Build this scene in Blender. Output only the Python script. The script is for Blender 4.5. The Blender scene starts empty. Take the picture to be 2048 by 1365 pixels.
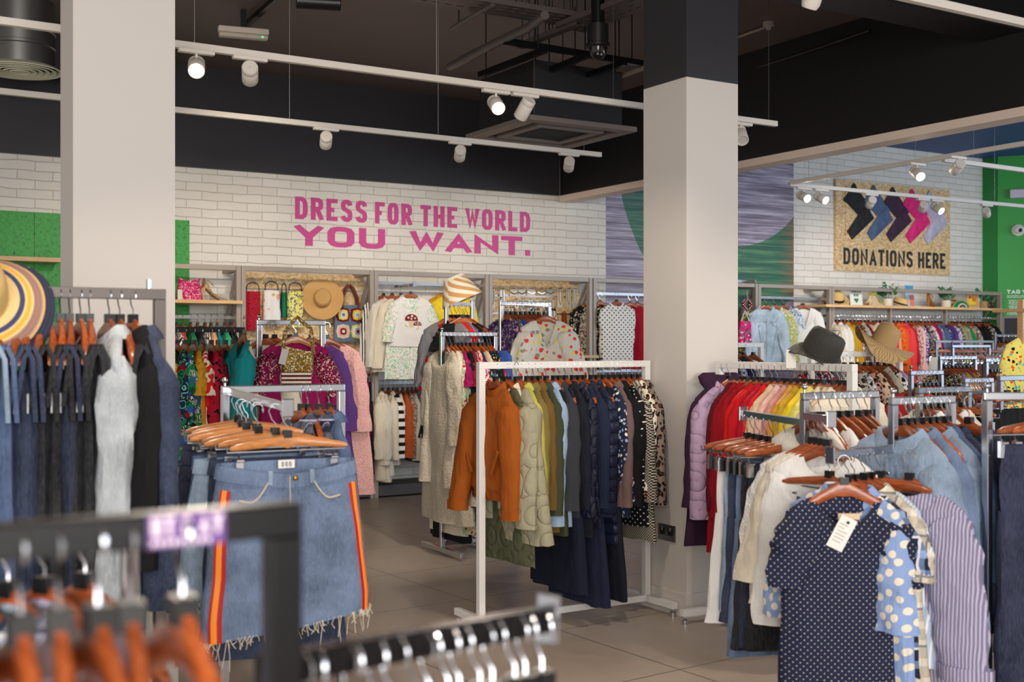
import bpy, bmesh, math, random
from math import sin, cos, pi, radians, tan, atan, sqrt
from mathutils import Vector, Matrix, noise

SC = bpy.context.scene
COL = SC.collection

# ------------------------------------------------------------------ camera
YAW = radians(31.2); FPX = 2350.0; EYE = 1.5; HOR = 686.0
SN, CS = sin(YAW), cos(YAW)
cam_data = bpy.data.cameras.new('camera')
cam = bpy.data.objects.new('camera', cam_data); COL.objects.link(cam)
cam.location = (0, 0, EYE); cam.rotation_euler = (pi/2, 0, -YAW)
cam_data.sensor_width = 36.0; cam_data.lens = FPX/2048*36
cam_data.shift_y = (HOR-682.5)/2048
cam_data.clip_start = 0.05; cam_data.clip_end = 60
cam_data.dof.use_dof = True; cam_data.dof.focus_distance = 7.0; cam_data.dof.aperture_fstop = 3.4
SC.camera = cam

# ------------------------------------------------------------------ world, front fill, assumed side light, exposure
w = bpy.data.worlds.new('world'); SC.world = w; w.use_nodes = True
w.node_tree.nodes['Background'].inputs[0].default_value = (1.0, .95, .9, 1)
w.node_tree.nodes['Background'].inputs[1].default_value = 0.62
SC.view_settings.view_transform = 'Standard'; SC.view_settings.look = 'None'
SC.view_settings.gamma = 1.0; SC.view_settings.use_curve_mapping = False
SC.view_settings.exposure = 0.36
SC.cycles.use_denoising = True
SC.cycles.max_bounces = 6; SC.cycles.diffuse_bounces = 3; SC.cycles.glossy_bounces = 3
SC.cycles.sample_clamp_indirect = 4.0

def area_light(name, loc, target, sx, sy, energy, color):
    l = bpy.data.lights.new(name, 'AREA'); l.shape = 'RECTANGLE'; l.size = sx; l.size_y = sy
    l.energy = energy; l.color = color
    o = bpy.data.objects.new(name, l); COL.objects.link(o); o.location = loc
    o.rotation_euler = (Vector(target)-Vector(loc)).to_track_quat('-Z', 'Y').to_euler()
    return o
# front fill added unseen behind the camera; bluish side light added, window assumed
area_light('front_fill_light', (-1.0, -4.5, 2.2), (3.5, 6, 1.0), 7, 2.8, 480, (1.0, .97, .93))
area_light('assumed_side_light', (13.5, 1.0, 2.4), (9, 8, 1.6), 6, 2.8, 230, (.66, .82, 1.0))

def spot_light(loc, target, energy, angle=70, color=(1, .86, .70), blend=.7):
    l = bpy.data.lights.new('track_spot', 'SPOT'); l.energy = energy; l.spot_size = radians(angle)
    l.spot_blend = blend; l.color = color; l.shadow_soft_size = .045
    o = bpy.data.objects.new('track_spot', l); COL.objects.link(o); o.location = loc
    o.rotation_euler = (Vector(target)-Vector(loc)).to_track_quat('-Z', 'Y').to_euler()
    return o

# ------------------------------------------------------------------ where things stand (photo column/row -> a known plane of the room)
def atY(px, Y):
    t = (px-1024)/FPX; d = Y/(CS-t*SN); return d*(SN+t*CS)
def atX(px, X):
    t = (px-1024)/FPX; d = X/(SN+t*CS); return d*(CS-t*SN)
def depth(X, Y): return X*SN+Y*CS
def zrow(py, X, Y): return EYE-(py-HOR)*depth(X, Y)/FPX
def onY(px, py, Y):
    X = atY(px, Y); return X, zrow(py, X, Y)
def at(px, py, d):
    t = (px-1024)/FPX
    return Vector((d*(SN+t*CS), d*(CS-t*SN), EYE-(py-HOR)*d/FPX))

# ------------------------------------------------------------------ object helpers
def link(name, verts, faces, mats, parent=None, smooth=True, midx=None, loc=None, rz=None, auto=None):
    me = bpy.data.meshes.new(name)
    me.from_pydata([tuple(v) for v in verts], [], faces)
    for m in (mats if isinstance(mats, (list, tuple)) else [mats]): me.materials.append(m)
    if smooth: me.polygons.foreach_set('use_smooth', [True]*len(me.polygons))
    if midx: me.polygons.foreach_set('material_index', midx)
    me.update()
    if smooth: me.set_sharp_from_angle(angle=.85)
    o = bpy.data.objects.new(name, me); COL.objects.link(o)
    if parent is not None: o.parent = parent
    if loc is not None: o.location = loc
    if rz is not None: o.rotation_euler = (0, 0, rz)
    return o

def tag(o, label, cat, group=None, kind=None):
    n = len(label.split())
    if n > 16 or n < 4: print('LABEL LENGTH', n, label)
    o['label'] = label; o['category'] = cat
    if group: o['group'] = group
    if kind: o['kind'] = kind
    return o

def thing(name, label, cat, loc=(0, 0, 0), rz=0, group=None):
    o = bpy.data.objects.new(name, None); COL.objects.link(o)
    o.empty_display_size = .05
    o.location = loc; o.rotation_euler = (0, 0, rz)
    return tag(o, label, cat, group)

def copy_thing(o, loc, rz=None, label=None, rot=None):
    c = o.copy(); COL.objects.link(c); c.location = loc
    if rz is not None: c.rotation_euler = (0, 0, rz)
    if rot is not None: c.rotation_euler = rot
    if label: c['label'] = label
    for ch in list(o.children):
        d = ch.copy(); COL.objects.link(d); d.parent = c
        for g in list(ch.children):
            e = g.copy(); COL.objects.link(e); e.parent = d
    return c

class MB:
    """collects shapes for ONE mesh"""
    def __init__(s): s.v = []; s.f = []; s.m = []; s.mi = 0
    def add(s, v, f):
        n = len(s.v); s.v += [Vector(p) for p in v]; s.f += [[i+n for i in q] for q in f]; s.m += [s.mi]*len(f); return s
    def box(s, a, b):
        x0, y0, z0 = a; x1, y1, z1 = b
        return s.add([(x0, y0, z0), (x1, y0, z0), (x1, y1, z0), (x0, y1, z0), (x0, y0, z1), (x1, y0, z1), (x1, y1, z1), (x0, y1, z1)],
            [(0, 3, 2, 1), (4, 5, 6, 7), (0, 1, 5, 4), (1, 2, 6, 5), (2, 3, 7, 6), (3, 0, 4, 7)])
    def bar(s, p, q, w, h):
        """rectangular tube from p to q, w across, h tall"""
        p = Vector(p); q = Vector(q); d = (q-p).normalized()
        up = Vector((0, 0, 1)) if abs(d.z) < .95 else Vector((0, 1, 0))
        r = d.cross(up).normalized()*w/2; u = r.cross(d).normalized()*h/2
        return s.add([p-r-u, p+r-u, p+r+u, p-r+u, q-r-u, q+r-u, q+r+u, q-r+u],
            [(0, 1, 2, 3), (7, 6, 5, 4), (0, 4, 5, 1), (1, 5, 6, 2), (2, 6, 7, 3), (3, 7, 4, 0)])
    def tube(s, pts, r, n=8, cap=True):
        pts = [Vector(p) for p in pts]; rs = r if isinstance(r, (list, tuple)) else [r]*len(pts)
        rings = []; ref = None
        for i, p in enumerate(pts):
            d = (pts[min(i+1, len(pts)-1)]-pts[max(i-1, 0)]).normalized()
            if ref is None:
                ref = Vector((0, 0, 1)) if abs(d.z) < .9 else Vector((1, 0, 0))
            a = ref-d*ref.dot(d)
            if a.length < 1e-5: a = d.orthogonal()
            a.normalize(); ref = a; b = d.cross(a)
            rings.append([p+(a*cos(2*pi*k/n)+b*sin(2*pi*k/n))*rs[i] for k in range(n)])
        return s.rings(rings, cap, cap)
    def rings(s, rings, cap0=False, cap1=False):
        n = len(rings[0]); v = [p for r in rings for p in r]; f = []
        for i in range(len(rings)-1):
            for k in range(n):
                a = i*n+k; b = i*n+(k+1) % n
                f.append((a, b, b+n, a+n))
        if cap0: f.append(tuple(range(n-1, -1, -1)))
        if cap1: f.append(tuple(range((len(rings)-1)*n, len(rings)*n)))
        return s.add(v, f)
    def lathe(s, prof, n=24, c=(0, 0, 0), cap0=False, cap1=False):
        c = Vector(c)
        return s.rings([[c+Vector((r*cos(2*pi*k/n), r*sin(2*pi*k/n), z)) for k in range(n)] for r, z in prof], cap0, cap1)
    def grid(s, fn, nu, nv):
        v = [fn(i/nu, j/nv) for j in range(nv+1) for i in range(nu+1)]
        f = [(j*(nu+1)+i, j*(nu+1)+i+1, (j+1)*(nu+1)+i+1, (j+1)*(nu+1)+i) for j in range(nv) for i in range(nu)]
        return s.add(v, f)
    def prism(s, poly, z0, z1, axis='z'):
        n = len(poly)
        def P(x, y, z): return (x, y, z) if axis == 'z' else (x, z, y)
        v = [P(x, y, z0) for x, y in poly]+[P(x, y, z1) for x, y in poly]
        f = [tuple(range(n-1, -1, -1)), tuple(range(n, 2*n))]+[(i, (i+1) % n, (i+1) % n+n, i+n) for i in range(n)]
        return s.add(v, f)
    def ball(s, c, r, n=8, sq=(1, 1, 1)):
        c = Vector(c); m = max(4, n//2+1)
        rings = []
        for j in range(m+1):
            a = -pi/2+pi*j/m; rr = max(cos(a), .02)*r
            rings.append([c+Vector((rr*cos(2*pi*k/n)*sq[0], rr*sin(2*pi*k/n)*sq[1], r*sin(a)*sq[2])) for k in range(n)])
        return s.rings(rings, True, True)
    def xf(s, M):
        s.v = [M @ p for p in s.v]; return s
    def build(s, name, mats, parent=None, smooth=True, loc=None, rz=None, bevel=0):
        o = link(name, s.v, s.f, mats, parent, smooth, s.m if isinstance(mats, (list, tuple)) and len(mats) > 1 else None, loc, rz)
        if bevel:
            b = o.modifiers.new('edge', 'BEVEL'); b.width = bevel; b.segments = 2; b.limit_method = 'ANGLE'
        return o

# ------------------------------------------------------------------ materials
def lin(c):
    return tuple(((x/255)/12.92 if x/255 <= .04045 else ((x/255+.055)/1.055)**2.4) for x in c)
def rgba(c): return tuple(c)+(1,)

class NT:
    def __init__(s, name):
        s.m = bpy.data.materials.new(name); s.m.use_nodes = True
        s.t = s.m.node_tree; s.b = s.t.nodes['Principled BSDF']
    def n(s, typ, ins=None, **props):
        nd = s.t.nodes.new(typ)
        for k, v in props.items(): setattr(nd, k, v)
        for k, v in (ins or {}).items():
            if hasattr(v, 'is_output'): s.t.links.new(v, nd.inputs[k])
            else: nd.inputs[k].default_value = v
        return nd
    def math(s, op, a, b=0.0, c=0.0):
        return s.n('ShaderNodeMath', {0: a, 1: b, 2: c}, operation=op).outputs[0]
    def mix(s, fac, a, b, mode='MIX'):
        nd = s.t.nodes.new('ShaderNodeMix'); nd.data_type = 'RGBA'; nd.blend_type = mode
        for i, v in ((0, fac), (6, a), (7, b)):
            if hasattr(v, 'is_output'): s.t.links.new(v, nd.inputs[i])
            else: nd.inputs[i].default_value = v if i == 0 else (rgba(v) if len(v) == 3 else v)
        return nd.outputs[2]
    def coords(s):
        o = s.n('ShaderNodeTexCoord').outputs['Object']
        sp = s.n('ShaderNodeSeparateXYZ', {0: o})
        s.o = o; s.x, s.y, s.z = sp.outputs
        s.p = s.n('ShaderNodeCombineXYZ', {0: s.x, 1: s.z, 2: 0.0}).outputs[0]
        return s
    def noise(s, vec, scale, detail=3.0, rough=.55):
        return s.n('ShaderNodeTexNoise', {'Vector': vec, 'Scale': scale, 'Detail': detail, 'Roughness': rough}).outputs['Fac']
    def scaled(s, vec, sc):
        return s.n('ShaderNodeVectorMath', {0: vec, 1: sc}, operation='MULTIPLY').outputs[0]
    def ramp(s, fac, stops, interp='LINEAR'):
        nd = s.n('ShaderNodeValToRGB', {0: fac}); e = nd.color_ramp; e.interpolation = interp
        while len(e.elements) < len(stops): e.elements.new(.5)
        for el, (p, c) in zip(e.elements, stops):
            el.position = p; el.color = rgba(c) if len(c) == 3 else c
        return nd.outputs[0]
    def bump(s, h, strength=.3, dist=.01):
        nd = s.n('ShaderNodeBump', {'Height': h, 'Strength': strength, 'Distance': dist})
        s.t.links.new(nd.outputs[0], s.b.inputs['Normal'])
    def set(s, **k):
        for key, v in k.items():
            key = {'color': 'Base Color', 'rough': 'Roughness', 'metal': 'Metallic', 'coat': 'Coat Weight', 'sheen': 'Sheen Weight', 'spec': 'Specular IOR Level', 'trans': 'Transmission Weight', 'alpha': 'Alpha'}[key]
            if hasattr(v, 'is_output'): s.t.links.new(v, s.b.inputs[key])
            else: s.b.inputs[key].default_value = rgba(v) if key == 'Base Color' and len(v) == 3 else v
        return s

_M = {}
def plain(name, c, rough=.5, metal=0, coat=0, bump=0, bscale=60, **k):
    if name in _M: return _M[name]
    t = NT(name); t.set(color=lin(c), rough=rough, metal=metal, coat=coat, **k)
    if bump:
        t.coords(); t.bump(t.noise(t.o, bscale), bump, .01)
    _M[name] = t.m; return t.m

def emit(name, c, strength):
    if name in _M: return _M[name]
    t = NT(name); t.set(color=lin(c), rough=.4)
    t.b.inputs['Emission Color'].default_value = rgba(lin(c)); t.b.inputs['Emission Strength'].default_value = strength
    _M[name] = t.m; return t.m

def wood_mat(name, c1, c2, rough=.35, axis=(4, 40, 40), coat=.3):
    if name in _M: return _M[name]
    t = NT(name).coords()
    g = t.noise(t.scaled(t.o, axis), 3.0, 5, .6)
    col = t.mix(t.ramp(g, [(.3, (0, 0, 0)), (.7, (1, 1, 1))]), lin(c1), lin(c2))
    inf = t.n('ShaderNodeObjectInfo').outputs['Random']
    hv = t.n('ShaderNodeHueSaturation', {'Hue': .5, 'Saturation': 1.0, 'Value': t.math('MULTIPLY_ADD', inf, .5, .75), 'Fac': 1.0, 'Color': col})
    t.set(color=hv.outputs[0], rough=rough, coat=coat)
    t.b.inputs['Coat Roughness'].default_value = .25
    _M[name] = t.m; return t.m

def osb_mat(name='osb_board'):
    if name in _M: return _M[name]
    t = NT(name).coords()
    v = t.n('ShaderNodeTexVoronoi', {'Vector': t.scaled(t.n('ShaderNodeVectorMath', {0: t.o, 1: t.n('ShaderNodeVectorMath', {0: t.n('ShaderNodeTexNoise', {'Vector': t.o, 'Scale': 9.0}).outputs['Color'], 1: (.09, .09, .09)}, operation='MULTIPLY').outputs[0]}, operation='ADD').outputs[0], (1.0, 1.0, 1.5)), 'Scale': 38.0})
    g = t.n('ShaderNodeSeparateColor', {0: v.outputs['Color']}).outputs[0]
    g2 = t.noise(t.o, 45, 4, .7)
    f = t.math('ADD', t.math('MULTIPLY', g, .6), t.math('MULTIPLY', g2, .4))
    t.set(color=t.ramp(f, [(.2, lin((190, 152, 104))), (.45, lin((212, 178, 128))), (.75, lin((232, 206, 162)))]), rough=.6)
    t.bump(f, .15, .003); _M[name] = t.m; return t.m

def brick_mat():
    t = NT('white_painted_brick').coords()
    wob = t.n('ShaderNodeVectorMath', {0: t.p, 1: t.scaled(t.n('ShaderNodeTexNoise', {'Vector': t.p, 'Scale': 6.0}).outputs['Color'], (.016, .024, 0))}, operation='ADD').outputs[0]
    b = t.n('ShaderNodeTexBrick', {'Vector': wob, 'Color1': rgba(lin((224, 218, 208))), 'Color2': rgba(lin((232, 228, 220))), 'Mortar': rgba(lin((208, 201, 191))),
        'Scale': 1.0, 'Mortar Size': .004, 'Mortar Smooth': .6, 'Brick Width': .29, 'Row Height': .081})
    var = t.noise(t.p, 3.0, 4)
    col = t.mix(t.math('MULTIPLY', var, .25), b.outputs[0], lin((214, 206, 196)))
    t.set(color=col, rough=.75)
    h = t.math('ADD', t.math('MULTIPLY', b.outputs['Fac'], -1.0), t.math('MULTIPLY', t.noise(t.p, 25, 5, .7), .5))
    t.bump(h, .8, .012)
    return t.m

def floor_mat():
    t = NT('grey_porcelain_tile').coords()
    a = radians(-4)
    u = t.math('ADD', t.math('MULTIPLY', t.x, cos(a)), t.math('MULTIPLY', t.y, -sin(a)))
    v = t.math('ADD', t.math('MULTIPLY', t.x, sin(a)), t.math('MULTIPLY', t.y, cos(a)))
    def line(q, s, off):
        fr = t.math('FRACT', t.math('ADD', t.math('DIVIDE', q, s), off))
        return t.math('LESS_THAN', t.math('ABSOLUTE', t.math('SUBTRACT', fr, .5)), .0035/s)
    g = t.math('MAXIMUM', line(u, .9, .35), line(v, .9, .1))
    n1 = t.noise(t.scaled(t.o, (1, 1, 1)), 1.4, 5, .6)
    tile = t.ramp(n1, [(.3, lin((150, 136, 125))), (.7, lin((176, 162, 150)))])
    t.set(color=t.mix(g, tile, lin((70, 62, 58))), rough=t.math('MULTIPLY_ADD', n1, .2, .25))
    t.bump(t.math('MULTIPLY', g, -1.0), .3, .002)
    return t.m

def mural_mat(cx, cz, r1x, r1z, r2x, r2z):
    """streaked light-trail wallpaper: lilac streaks with a ring of green and teal"""
    t = NT('streaked_mural').coords()
    st = t.noise(t.scaled(t.p, (.35, 26, 1)), 2.2, 6, .7)
    st2 = t.noise(t.scaled(t.p, (.5, 7, 1)), 2.0, 3, .6)
    f = t.math('ADD', t.math('MULTIPLY', st, .6), t.math('MULTIPLY', st2, .4))
    lilac = t.ramp(f, [(.36, lin((62, 52, 66))), (.46, lin((128, 116, 134))), (.54, lin((172, 162, 184))), (.64, lin((238, 232, 240)))])
    gn = t.ramp(f, [(.35, lin((20, 62, 58))), (.5, lin((44, 104, 78))), (.66, lin((128, 170, 118)))])
    teal = t.ramp(f, [(.35, lin((14, 52, 66))), (.65, lin((38, 92, 98)))])
    dz = t.math('SUBTRACT', t.z, cz); dx = t.math('SUBTRACT', t.x, cx)
    def ell(rx, rz): return t.math('ADD', t.math('POWER', t.math('ABSOLUTE', t.math('DIVIDE', dx, rx)), 2.0), t.math('POWER', t.math('ABSOLUTE', t.math('DIVIDE', dz, rz)), 2.0))
    inner = t.math('LESS_THAN', ell(r1x, r1z), 1.0); outer = t.math('LESS_THAN', ell(r2x, r2z), 1.0)
    tg = t.mix(t.n('ShaderNodeMapRange', {0: t.z, 1: cz-1.0, 2: cz}).outputs[0], gn, teal)
    rust = t.ramp(f, [(.35, lin((70, 62, 50))), (.65, lin((168, 116, 84)))])
    edge = t.n('ShaderNodeMapRange', {0: t.math('ADD', t.math('MULTIPLY', t.x, 1.0), t.math('MULTIPLY', st2, .5)), 1: cx+1.0, 2: cx+1.35}).outputs[0]
    tg = t.mix(t.math('MULTIPLY', edge, t.math('LESS_THAN', t.z, cz-.6)), tg, rust)
    c = t.mix(outer, lilac, tg); c = t.mix(inner, c, lilac)
    t.set(color=c, rough=.45); return t.m
# ------------------------------------------------------------------ cloth
PAL = {
 'rust orange': (158, 80, 18), 'olive': (88, 90, 66), 'cream': (232, 222, 202), 'sage': (160, 155, 130), 'lime green': (188, 186, 84), 'khaki': (124, 108, 62),
 'brown olive': (112, 86, 42), 'dark olive': (62, 66, 46), 'light blue': (152, 176, 204), 'charcoal': (52, 54, 60), 'dark navy': (24, 27, 40), 'navy': (32, 38, 62),
 'ink blue': (26, 30, 50), 'royal navy': (30, 36, 84), 'mauve brown': (116, 92, 90), 'black': (18, 18, 20), 'white': (236, 234, 230), 'off-white': (226, 220, 208),
 'plum': (58, 32, 58), 'lilac': (192, 164, 196), 'maroon': (96, 16, 36), 'deep red': (150, 12, 26), 'red': (196, 18, 28), 'scarlet': (222, 28, 30), 'crimson': (184, 20, 48),
 'beige': (222, 196, 164), 'pale pink': (236, 190, 182), 'dusty pink': (206, 150, 142), 'tan': (222, 160, 74), 'mustard': (198, 160, 44), 'yellow': (238, 208, 48), 'pale yellow': (236, 226, 120),
 'pale denim': (176, 196, 216), 'light denim': (138, 157, 180), 'mid denim': (78, 98, 134), 'washed denim': (104, 122, 152), 'dark denim': (44, 54, 80), 'indigo denim': (34, 40, 66), 'grey denim': (176, 182, 187),
 'black denim': (26, 27, 31), 'teal': (10, 128, 132), 'emerald': (10, 130, 80), 'magenta': (150, 16, 84), 'hot pink': (232, 30, 120), 'gold': (176, 140, 58), 'bronze': (120, 92, 40),
 'ochre': (214, 154, 34), 'mint': (120, 206, 160), 'pale green': (178, 186, 146), 'jade': (46, 168, 120), 'coral': (238, 70, 70), 'orange': (238, 106, 30), 'burnt orange': (176, 82, 34),
 'peach': (236, 170, 130), 'taupe': (140, 120, 108), 'brown': (100, 62, 44), 'grey': (130, 128, 132), 'pale grey': (188, 186, 186), 'stone': (186, 176, 158), 'purple': (96, 60, 130),
 'violet': (70, 54, 122), 'blue': (54, 88, 168), 'cornflower': (70, 96, 190), 'sky blue': (140, 164, 210), 'grey blue': (110, 128, 152), 'lavender': (186, 180, 206), 'slate': (92, 98, 112), 'green': (12, 140, 66),
 'aqua': (106, 196, 190), 'pebble': (176, 170, 162), 'straw': (206, 166, 104), 'faded mauve': (128, 122, 146), 'dark plum': (44, 30, 48), 'wine': (120, 26, 44),
}
PHRASE = {'plain': '', 'denim': '', 'dots': 'polka-dot', 'smalldots': 'dotted', 'stripev': 'striped', 'stripeh': 'banded', 'plaid': 'checked', 'floral': 'floral', 'leopard': 'leopard-print',
  'hound': 'houndstooth', 'quilt': 'quilted', 'onion': 'quilted', 'knit': 'knitted', 'lace': 'lace', 'paisley': 'paisley', 'glitter': 'beaded', 'print': 'printed', 'ethnic': 'patterned', 'puff': 'padded', 'bigdots': 'spotted', 'pinstripe': 'pinstriped'}

def cloth(colour, pat='plain', c2=None, c3=None, c4=None, s=1.0):
    key = ('cloth', colour, pat, c2, c3, c4, s)
    if key in _M: return _M[key]
    A = lin(PAL[colour]); B = lin(PAL[c2]) if c2 else (.75, .73, .7); C = lin(PAL[c3]) if c3 else B; D = lin(PAL[c4]) if c4 else C
    t = NT(colour.replace(' ', '_')+'_'+pat+'_cloth').coords()
    rough = .85; bh = t.noise(t.o, 160.0, 2); bs, bd = .12, .004
    wr = t.noise(t.scaled(t.o, (13, 13, 5)), 1.0, 4, .55)
    col = A
    if pat == 'plain':
        col = t.mix(t.math('MULTIPLY', t.noise(t.o, 7, 3), .35), A, tuple(x*.72 for x in A))
    elif pat == 'denim':
        st = t.noise(t.scaled(t.o, (120, 120, 9)), 4.0, 3)
        fade = t.noise(t.o, 4.5, 4, .6)
        col = t.mix(t.ramp(fade, [(.35, (0, 0, 0)), (.7, (1, 1, 1))]), tuple(x*.62 for x in A), tuple(min(1, x*1.25+.02) for x in A))
        col = t.mix(t.math('MULTIPLY', t.ramp(st, [(.45, (0, 0, 0)), (.7, (1, 1, 1))]), .3), col, tuple(min(1, x*1.6+.1) for x in A))
        bh = t.math('ADD', bh, t.math('MULTIPLY', t.noise(t.o, 30, 3), 1.5)); bs = .25
    elif pat in ('dots', 'smalldots', 'bigdots'):
        sc, r = {'dots': (34, .22), 'smalldots': (55, .15), 'bigdots': (14, .3)}[pat]
        rot = t.n('ShaderNodeVectorRotate', {'Vector': t.p, 'Angle': radians(45)}, rotation_type='Z_AXIS').outputs[0]
        v = t.n('ShaderNodeTexVoronoi', {'Vector': rot, 'Scale': sc*s, 'Randomness': .0 if pat != 'bigdots' else .35}, voronoi_dimensions='2D')
        col = t.mix(t.math('LESS_THAN', v.outputs['Distance'], r), A, B)
    elif pat in ('stripev', 'stripeh', 'pinstripe'):
        q = t.z if pat == 'stripeh' else t.x
        k = {'stripev': 42, 'stripeh': 26, 'pinstripe': 85}[pat]*s
        fr = t.math('FRACT', t.math('MULTIPLY', q, k))
        col = t.mix(t.math('LESS_THAN', fr, .45 if pat != 'pinstripe' else .28), A, B)
    elif pat == 'plaid':
        def st(q, k, wd): return t.math('LESS_THAN', t.math('FRACT', t.math('MULTIPLY', q, k*s)), wd)
        a = t.math('ADD', st(t.x, 16, .4), st(t.z, 16, .4))
        col = t.mix(t.math('MULTIPLY', a, .5), A, B)
        col = t.mix(t.math('MULTIPLY', t.math('MAXIMUM', st(t.x, 8, .06), st(t.z, 8, .06)), .8), col, C)
    elif pat == 'hound':
        ck = t.n('ShaderNodeTexChecker', {'Vector': t.p, 'Scale': 130.0*s, 'Color1': rgba(A), 'Color2': rgba(B)})
        col = ck.outputs[0]
    elif pat in ('floral', 'print', 'paisley', 'ethnic'):
        sc = {'floral': 40, 'print': 70, 'paisley': 24, 'ethnic': 44}[pat]*s
        wv = t.n('ShaderNodeVectorMath', {0: t.o, 1: t.scaled(t.n('ShaderNodeTexNoise', {'Vector': t.o, 'Scale': sc*1.2}).outputs['Color'], (.6/sc,)*3)}, operation='ADD').outputs[0]
        v = t.n('ShaderNodeTexVoronoi', {'Vector': wv, 'Scale': sc, 'Randomness': .9 if pat != 'ethnic' else .25})
        g = t.n('ShaderNodeSeparateColor', {0: v.outputs['Color']}).outputs[0]
        pick = t.ramp(g, [(0, A), (.3, B), (.58, C), (.8, D)], 'CONSTANT')
        rad = {'floral': .42, 'print': .5, 'paisley': .5, 'ethnic': .45}[pat]
        col = t.mix(t.math('LESS_THAN', v.outputs['Distance'], rad), A, pick)
        if pat in ('paisley', 'ethnic'):
            ring = t.math('LESS_THAN', t.math('FRACT', t.math('MULTIPLY', v.outputs['Distance'], 4.2)), .4)
            col = t.mix(ring, col, t.ramp(g, [(0, C), (.4, A), (.7, D)], 'CONSTANT'))
        col = t.mix(t.math('LESS_THAN', t.noise(wv, sc*.55, 2), .38), col, B if pat != 'floral' else A)
    elif pat == 'leopard':
        wv = t.n('ShaderNodeVectorMath', {0: t.o, 1: t.scaled(t.n('ShaderNodeTexNoise', {'Vector': t.o, 'Scale': 40.0}).outputs['Color'], (.02,)*3)}, operation='ADD').outputs[0]
        v = t.n('ShaderNodeTexVoronoi', {'Vector': wv, 'Scale': 36.0*s})
        d = v.outputs['Distance']
        col = t.mix(t.math('LESS_THAN', d, .5), A, C); col = t.mix(t.math('LESS_THAN', d, .24), col, B)
    elif pat == 'quilt':
        u = t.math('ADD', t.x, t.math('MULTIPLY', t.z, .6)); vv = t.math('SUBTRACT', t.x, t.math('MULTIPLY', t.z, .6))
        def tri(q): return t.math('ABSOLUTE', t.math('SINE', t.math('MULTIPLY', q, 52*s)))
        bh = t.math('POWER', t.math('MULTIPLY', tri(u), tri(vv)), .4); bs, bd = .8, .012; rough = .5
    elif pat == 'onion':
        v = t.n('ShaderNodeTexVoronoi', {'Vector': t.p, 'Scale': 6.5*s, 'Randomness': .4}, voronoi_dimensions='2D')
        bh = t.math('POWER', t.math('ABSOLUTE', t.math('SINE', t.math('MULTIPLY', v.outputs['Distance'], 9.5))), .35)
        bh = t.math('ADD', bh, t.math('MULTIPLY', t.noise(t.o, 30, 3), .3)); bs, bd = .75, .012; rough = .6
        col = t.mix(t.math('MULTIPLY', t.noise(t.o, 9, 3), .3), A, tuple(x*.7 for x in A))
    elif pat == 'puff':
        bh = t.math('POWER', t.math('ABSOLUTE', t.math('SINE', t.math('MULTIPLY', t.z, 52*s))), .45); bs, bd = .9, .02; rough = .4
    elif pat == 'knit':
        bh = t.math('ADD', t.math('SINE', t.math('MULTIPLY', t.x, 650)), t.math('MULTIPLY', t.noise(t.o, 90, 2), 1.5)); bs, bd = .35, .004; rough = .95
        col = t.mix(t.math('MULTIPLY', t.noise(t.o, 12, 3), .35), A, tuple(x*.7 for x in A))
    elif pat == 'lace':
        v = t.n('ShaderNodeTexVoronoi', {'Vector': t.o, 'Scale': 70.0*s})
        bh = v.outputs['Distance']; bs, bd = .6, .006
        col = t.mix(t.math('LESS_THAN', t.math('FRACT', t.math('MULTIPLY', v.outputs['Distance'], 3.0)), .35), A, t.mix(.5, A, B) if c2 else tuple(x*.72 for x in A))
    elif pat == 'glitter':
        v = t.n('ShaderNodeTexVoronoi', {'Vector': t.o, 'Scale': 150.0*s})
        g = t.n('ShaderNodeSeparateColor', {0: v.outputs['Color']}).outputs[0]
        col = t.ramp(g, [(0, tuple(x*.5 for x in A)), (.45, A), (.8, B)], 'CONSTANT'); bh = v.outputs['Distance']; bs, bd = .9, .004
        rough = .35; t.set(metal=.35)
    t.set(color=col, rough=rough)
    t.b.inputs['Specular IOR Level'].default_value = .25
    b1 = t.n('ShaderNodeBump', {'Height': wr, 'Strength': .55, 'Distance': .035})
    b2 = t.n('ShaderNodeBump', {'Height': bh, 'Strength': bs, 'Distance': bd, 'Normal': b1.outputs[0]})
    t.t.links.new(b2.outputs[0], t.b.inputs['Normal'])
    _M[key] = t.m; return t.m

# ------------------------------------------------------------------ hangers
WOOD = wood_mat('varnished_hanger_wood', (126, 55, 24), (184, 96, 48), .28)
WOOD_LIGHT = wood_mat('honey_hanger_wood', (176, 104, 52), (212, 148, 88), .3)
CHROME = plain('chrome', (196, 198, 204), .18, 1.0)
CHROME_FAR = plain('satin_chrome', (138, 140, 146), .30, 1.0)
STEEL = plain('brushed_steel', (150, 150, 152), .35, 1.0)
BLACKP = plain('black_plastic', (16, 16, 18), .4)
DARKM = plain('dark_grey_metal', (98, 92, 88), .4, .5)
GREYM = plain('warm_grey_metal', (158, 147, 136), .45, .3)
BLACKM = plain('black_metal', (26, 26, 28), .3, .6)
WHITEM = plain('white_powder_coat', (226, 224, 220), .4)
PAPER = plain('white_card', (238, 234, 226), .7)

HZ = -.082       # top of the wood below the rail centre
DROP = .115
def shoulder_z(x, half=.215): return HZ-.014-DROP*(min(abs(x)/half, 1.1))**1.25

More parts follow.
